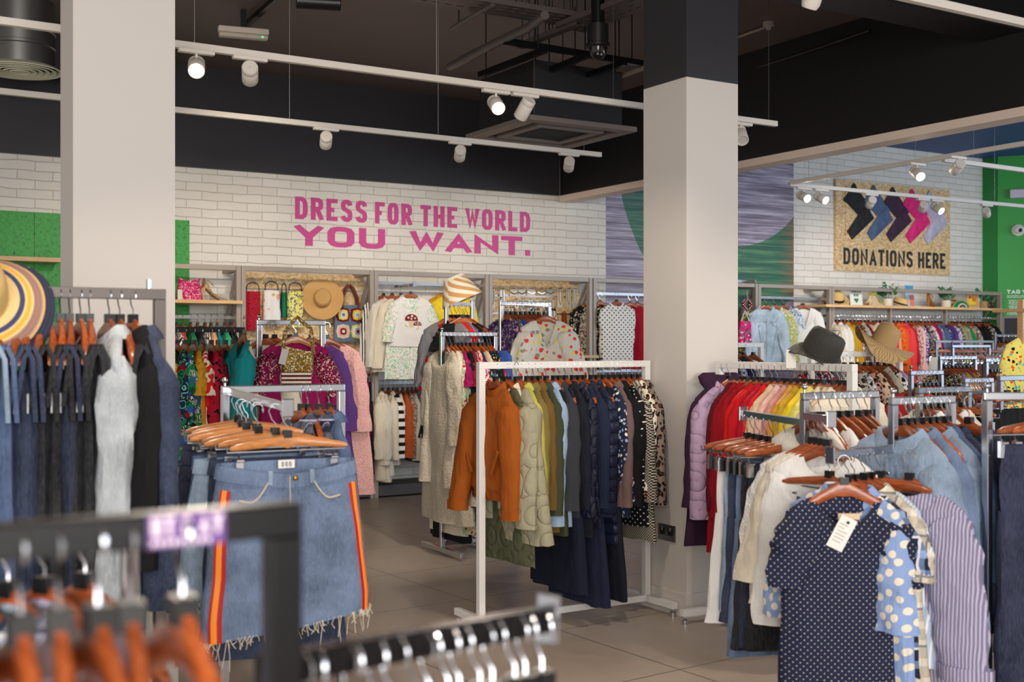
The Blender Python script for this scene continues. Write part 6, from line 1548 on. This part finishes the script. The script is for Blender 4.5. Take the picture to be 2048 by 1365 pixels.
# ------------------------------------------------------------------ denim skirt stand
Ys = 4.40
u_rack('chrome stand of denim skirts with a sloping front arm', (1.385, Ys), (1.86, Ys), 1.335, [((1.40, Ys, 1.315), (1.375, 3.70, 1.285))], CHROME, .028)
def stripe_skirt(o, rg):
    n = len(rg[0])
    def strip(name, k0, w_, mat, off):
        mb = MB(); rr = []
        for j, r_ in enumerate(rg):
            if j < 1: continue
            def P(u):
                i = int(math.floor(u)); f_ = u-i; return r_[i % n].lerp(r_[(i+1) % n], f_)
            c = sum(r_, Vector())/n; a, m, b = P(k0-w_), P(k0), P(k0+w_)
            out = lambda q: q+(Vector((q.x-c.x, (q.y-c.y)*3, 0))).normalized()*off
            inn = lambda q: q-(Vector((q.x-c.x, (q.y-c.y)*3, 0))).normalized()*.003
            rr.append([out(a), out(m), out(b), inn(b), inn(m), inn(a)])
        mb.rings(rr, True, True); return mb.build(name, mat, o)
    R_ = plain('red_ribbon', (176, 14, 18), .6); O_ = plain('orange_ribbon', (250, 140, 20), .6)
    for k0 in (n*.585, n*.928):
        s_ = strip('side_stripe', k0, n*.022, R_, .003); s2 = strip('orange_stripe', k0, n*.009, O_, .0055); s2.parent = s_
    WT = plain('pale_stitching', (196, 184, 158), .7)
    def front(x, z, off=.004):
        j = max(1, min(len(rg)-1, int(round((-.205-z)/.56*(len(rg)-1))))); r_ = rg[j]
        best = min((p for p in r_ if p.y < sum((q.y for q in r_))/n), key=lambda p: abs(p.x-x)); return Vector((x, best.y-off, z))
    MB().tube([front(-.005+.0*i, -.21-.014*i) for i in range(12)], .002, 5).build('fly_seam', WT, o)
    for sx in (-1, 1):
        MB().tube([front(sx*(.07+.10*min(1, v*1.1)), -.215-.085*sin(pi/2*min(1, v*1.6))+(.02*v), .003) for v in [i/9 for i in range(10)]], .003, 6).build('pocket_edge', WT, o)
        MB().ball(front(sx*.168, -.285, .003), .005, 8, (1, .5, 1)).build('rivet', GILT, o)
        MB().box((sx*.07-.008, -.052, -.236), (sx*.07+.008, -.036, -.190)).build('belt_loop', cloth('light denim', 'denim'), o, False, bevel=.002)
    MB().ball(front(.012, -.215, .012), .009, 10, (1, .5, 1)).build('button', GILT, o)
    lb = MB().box((-.028, .008, -.188), (.028, .011, -.160)).build('neck_label', PAPER, o, False)
    g = letters('DOO', .034, .016, .003, gap=.004, depth=.001).build('label_lettering', plain('label_grey', (120, 124, 128), .6), lb, False); g.location = (-.017, .008, -.182)
q = Vector((1.385, 3.73, 1.27)); A = radians(-4)
make_skirt(cloth('washed denim', 'denim'), 'washed denim skirt with red and orange side stripes and frayed hem', q, A, 500, L=.50, wt=.235, hem=.285, th=.06, lod=2, fray=True, slant=.035, fdip=.04, extras=stripe_skirt)
make_hanger('honey coloured clip hanger at the front holding the striped denim skirt', q, A, 'clip', WOOD_LIGHT)
hang((1.387, 3.79, 1.272), (1.40, 4.34, 1.292), [('denim skirt', 'dark denim', 'denim', dict(L=.62, wt=.22, hem=.25, th=.035, shift=(-.01, 0, 0))), ('denim skirt', 'light denim', 'denim', dict(L=.44, fray=True, wt=.22, shift=(-.05, 0, 0))), ('denim skirt', 'mid denim', 'denim', dict(L=.46, wt=.22, shift=(-.03, 0, 0))), ('shorts', 'dark denim', 'denim', dict(hw=.19, shift=(-.05, 0, 0))), ('denim skirt', 'indigo denim', 'denim', dict(L=.52, wt=.21, shift=(-.04, 0, 0))), ('denim skirt', 'black denim', 'denim', dict(L=.45)), ('shorts', 'washed denim', 'denim', {}), ('denim skirt', 'dark denim', 'denim', dict(L=.5))],
  radians(-2), 'denim skirt arm', end='front', lod=1, jit=5, wood=WOOD_LIGHT)
hang((1.50, Ys, 1.32), (1.83, Ys, 1.32), ['-', '-', '-', '-', ('shirt', 'slate', 'plaid', dict(c2='navy', c3='lavender')), None, ('shirt', 'navy', 'plaid', dict(c2='slate', c3='lavender', label='navy and mauve checked shirt behind the right of the skirts')), ('shirt', 'mid denim', 'denim', {})], R90, 'skirt stand top rail', lod=1, jit=5)

# ------------------------------------------------------------------ left rail: dungarees and denim jackets
Yj = 3.54; ZJ = 1.66
frame_rack('dark square-tube rail of dungarees at the left, before the pillar', (-.35, Yj), (.915, Yj), ZJ, DARKM, .032, .5)
MB().tube([(.895, Yj, ZJ), (.895, Yj, ZJ+.03)], .009, 10)
o = MB().lathe([(.001, 0), (.009, 0), (.009, .028), (.001, .028)], 12).build('rail_plug', CHROME, None, True, (.885, Yj, ZJ)); tag(o, 'small chrome peg on the end of the dark left rail', 'peg')
def dungarees(label, loc, rz, mat, seed, L=.95):
    """straps looped over the hanger's shoulders, bib, waist and two legs"""
    o = thing('dungarees', label, 'dungarees', loc, rz); r = random.Random(seed); n = 16
    for sx in (-1, 1):
        x = sx*.178; z = shoulder_z(.178)+.028
        mb = MB(); rr = []
        for x1, y1, z1 in ((x*.86, .03, z-.20), (x*.97, .022, z-.09), (x, .018, z-.03), (x, .0, z+.010), (x, -.022, z-.03), (x*.97, -.028, z-.08), (x*.86, -.036, z-.16)):
            rr.append([Vector((x1+dx, y1+dy, z1)) for dx, dy in ((-.028, -.006), (.028, -.006), (.028, .006), (-.028, .006))])
        s_ = mb.rings(rr, True, True).build('strap', mat, o)
        MB().box((x*.86-.024, -.047, z-.18), (x*.86+.024, -.038, z-.12)).build('buckle', STEEL, s_, False, bevel=.004)
    F = Folds(seed, .012, (2, 5)); rg = []
    for i in range(14):
        v = i/13; z = -.225-.70*v; hw = .15+.03*min(1, v*1.8); rg.append(ellipse(0, 0, z, hw, .032+.012*v, n, .85, lambda a, c, s_, v=v: (F(a, v)*c, F(a, v)*s_, 0)))
    MB().rings(rg, True).build('bib', mat, o)
    for sx in (-1, 1):
        rg = []
        for i in range(12):
            v = i/11; rg.append(ellipse(sx*.085, 0, -.87-(L-.42)*v, .088, .036, 14, .85, lambda a, c, s_, v=v: (F(a+sx, v)*c, F(a+sx, v)*s_, 0)))
        MB().rings(rg).build('leg', mat, o)
    MB().box((-.06, -.052, -.52), (.06, -.038, -.40)).build('bib_pocket', mat, o, False, bevel=.004)
    return o
r = random.Random(77)
DN = ['grey denim', 'pale denim', 'washed denim', 'light denim', 'mid denim', 'dark denim', 'dark denim', 'black denim', 'black denim', 'indigo denim', 'black denim', 'black denim', 'black denim']
xs_ = [.33, .37, .405, .44, .475, .51, .545, .575, .605, .635, .66, .69, .715]
for i, (x, c_) in enumerate(zip(xs_, DN)):
    a = R90+radians(r.uniform(-5, 5)); l_ = Vector((x, Yj, ZJ+HB))
    dungarees('%s dungarees, %s from the left on the dark rail' % (c_, ordw(i+1)), l_, a, cloth(c_, 'denim'), 600+i, r.uniform(.85, 1.05))
    make_hanger('wooden hanger of the %s dungarees on the dark left rail' % ordw(i+1), l_, a)
q = Vector((.770, Yj, ZJ+HB)); a = R90+radians(3)
make_garment('denim jacket', cloth('grey denim', 'denim'), 'pale grey denim jacket on the dark left rail', q, a, 620, 2, L=.64, sl=.76, r0=.075, r1=.05, out=.02, cuff=True, mats={'button': STEEL}); make_hanger('wooden hanger of the pale grey denim jacket', q, a)
q = Vector((.80, Yj, ZJ+HB)); a = R90+radians(6)
dungarees('faded black dungarees with buckles right of the pale grey jacket', q, a, cloth('black denim', 'denim'), 630, 1.0); make_hanger('tilted wooden hanger of the faded black dungarees', q, a)
q = Vector((.838, Yj, ZJ+HB)); a = R90+radians(12)
make_garment('jacket', cloth('black'), 'black jacket tucked inside the dark denim jacket', q+Vector((-.012, .0, 0)), a, 640, 1, L=.72, sl=.58)
make_garment('denim jacket', cloth('dark denim', 'denim'), 'dark blue denim jacket at the right end of the dark rail', q+Vector((.012, 0, 0)), a, 641, 2, L=.66, sl=.68, r0=.085, sw=.225); make_hanger('wooden hanger of the dark blue denim jacket, rightmost on its rail', q, a)
# the big striped hat
def band_mat():
    t = NT('striped_hat_weave').coords(); rad = t.math('SQRT', t.math('ADD', t.math('MULTIPLY', t.x, t.x), t.math('MULTIPLY', t.y, t.y)))
    c = t.ramp(t.math('DIVIDE', rad, .218), [(0, lin((232, 204, 142))), (.56, lin((110, 84, 96))), (.555, lin((62, 66, 110))), (.625, lin((232, 204, 142))), (.65, lin((242, 176, 62))), (.70, lin((232, 204, 142))), (.73, lin((156, 118, 110))), (.83, lin((214, 176, 110))), (.86, lin((34, 40, 66)))], 'CONSTANT')
    t.set(color=c, rough=.75); t.bump(t.math('SINE', t.math('MULTIPLY', rad, 700)), .4, .003); return t.m
p = at(-58, 598, 3.2)
HR = (Matrix.Rotation(radians(26), 4, Vector((SN, CS, 0))) @ Matrix.Rotation(radians(48), 4, Vector((CS, -SN, 0)))).to_euler()
hat('big cream sun hat with navy, yellow and brown bands at left edge', p, HR, .215, .095, .10, PALESTRAW, .02, None, name='striped_sun_hat', brim_up=-.05, brimm=band_mat())

# ------------------------------------------------------------------ blurred rail right in front of the camera
Yf = 1.046; ZF = 1.351
frame_rack('black metal rail across the lower left, closest to the camera', (-.75, Yf), (.383, Yf), ZF, BLACKM, .030, .5, low=.06)
xs1, xs2 = atY(286, Yf), atY(440, Yf)
o = thing('price_sticker', 'purple sticker with white letters wrapped on the black front rail', 'sticker', (xs1, Yf-.0153, ZF-.0295)); MB().box((0, -.0006, 0), (xs2-xs1, 0, .029)).build('backing', plain('purple_label', (92, 58, 128), .5), o, False)
LW = plain('label_white', (214, 196, 208), .6)
b = letters('UT & AY', (xs2-xs1)*.92, .017, .004, gap=.0025, depth=.0004, space=.7).build('wording', LW, o, False); b.location = (.003, -.0006, .010)
mb = MB()
for i in range(9): mb.box((.003+i*.006, -.001, .002), (.007+i*.006, -.0006, .007))
mb.build('small_print', LW, o, False)
for i, px in enumerate((-40, 42, 118, 196, 262, 366)):
    make_hanger('blurred bare wooden hanger, %s from the left on the black front rail' % ordw(i+1), (atY(px, Yf), Yf, ZF+HB), R90+radians((-6, 2, -3, 4, -4, 3)[i]))
# plaid shirt and stacked hangers behind it
zp = 1.222; 
o = u_rack('low chrome stand behind the black front rail, with checked shirts', (.10, 1.86), (.44, 1.88), zp, [], CHROME, .025)
hang((.14, 1.862, zp-.012), (.40, 1.878, zp-.012), [('shirt', 'lavender', 'plaid', dict(c2='indigo denim', c3='white', L=.7)), ('shirt', 'pale denim', 'plaid', dict(c2='navy', c3='white', L=.7)), ('shirt', 'lavender', 'plaid', dict(c2='slate', c3='indigo denim', L=.7)), None, None], radians(-58), 'low stand behind front rail', lod=2, jit=6)
# front arm of rings
a0 = Vector((.40, 1.08, 1.190)); a1 = Vector((.785, 1.215, 1.160))
o = thing('hanging_rail', 'dark chrome hanger arm reaching from the black front rail to the right', 'arm', a0)
MB().bar((-.03, -.012, 0), a1-a0, .022, .03).build('bar', plain('dark_chrome', (60, 58, 60), .2, .9), o, False, bevel=.002)
e = (a1-a0).normalized(); MB().bar(a1-a0, a1-a0+e*.006, .035, .062).build('end_stop', CHROME, o, False, bevel=.003)
ga_ = math.atan2(e.y, e.x)
for i in range(15):
    t_ = .03+.93*(i+random.Random(i+40).uniform(-.35, .35))/14; l_ = a0.lerp(a1, t_)+Vector((0, 0, -.001))
    make_hanger('blurred wooden hanger, %s from the left on the dark front arm' % ordw(i+1), l_, ga_+R90+radians(random.Random(i).uniform(-20, 20)), wood=WOOD_LIGHT if i % 3 == 0 else WOOD)
# dark garments under the front arm, mostly below the picture
for i, c_ in enumerate(('navy', 'charcoal', 'dark denim')):
    make_garment('shirt', cloth(c_), '%s shirt low under the dark front arm' % c_, a0.lerp(a1, .1+.12*i), ga_+R90, 700+i, 1, L=.6)
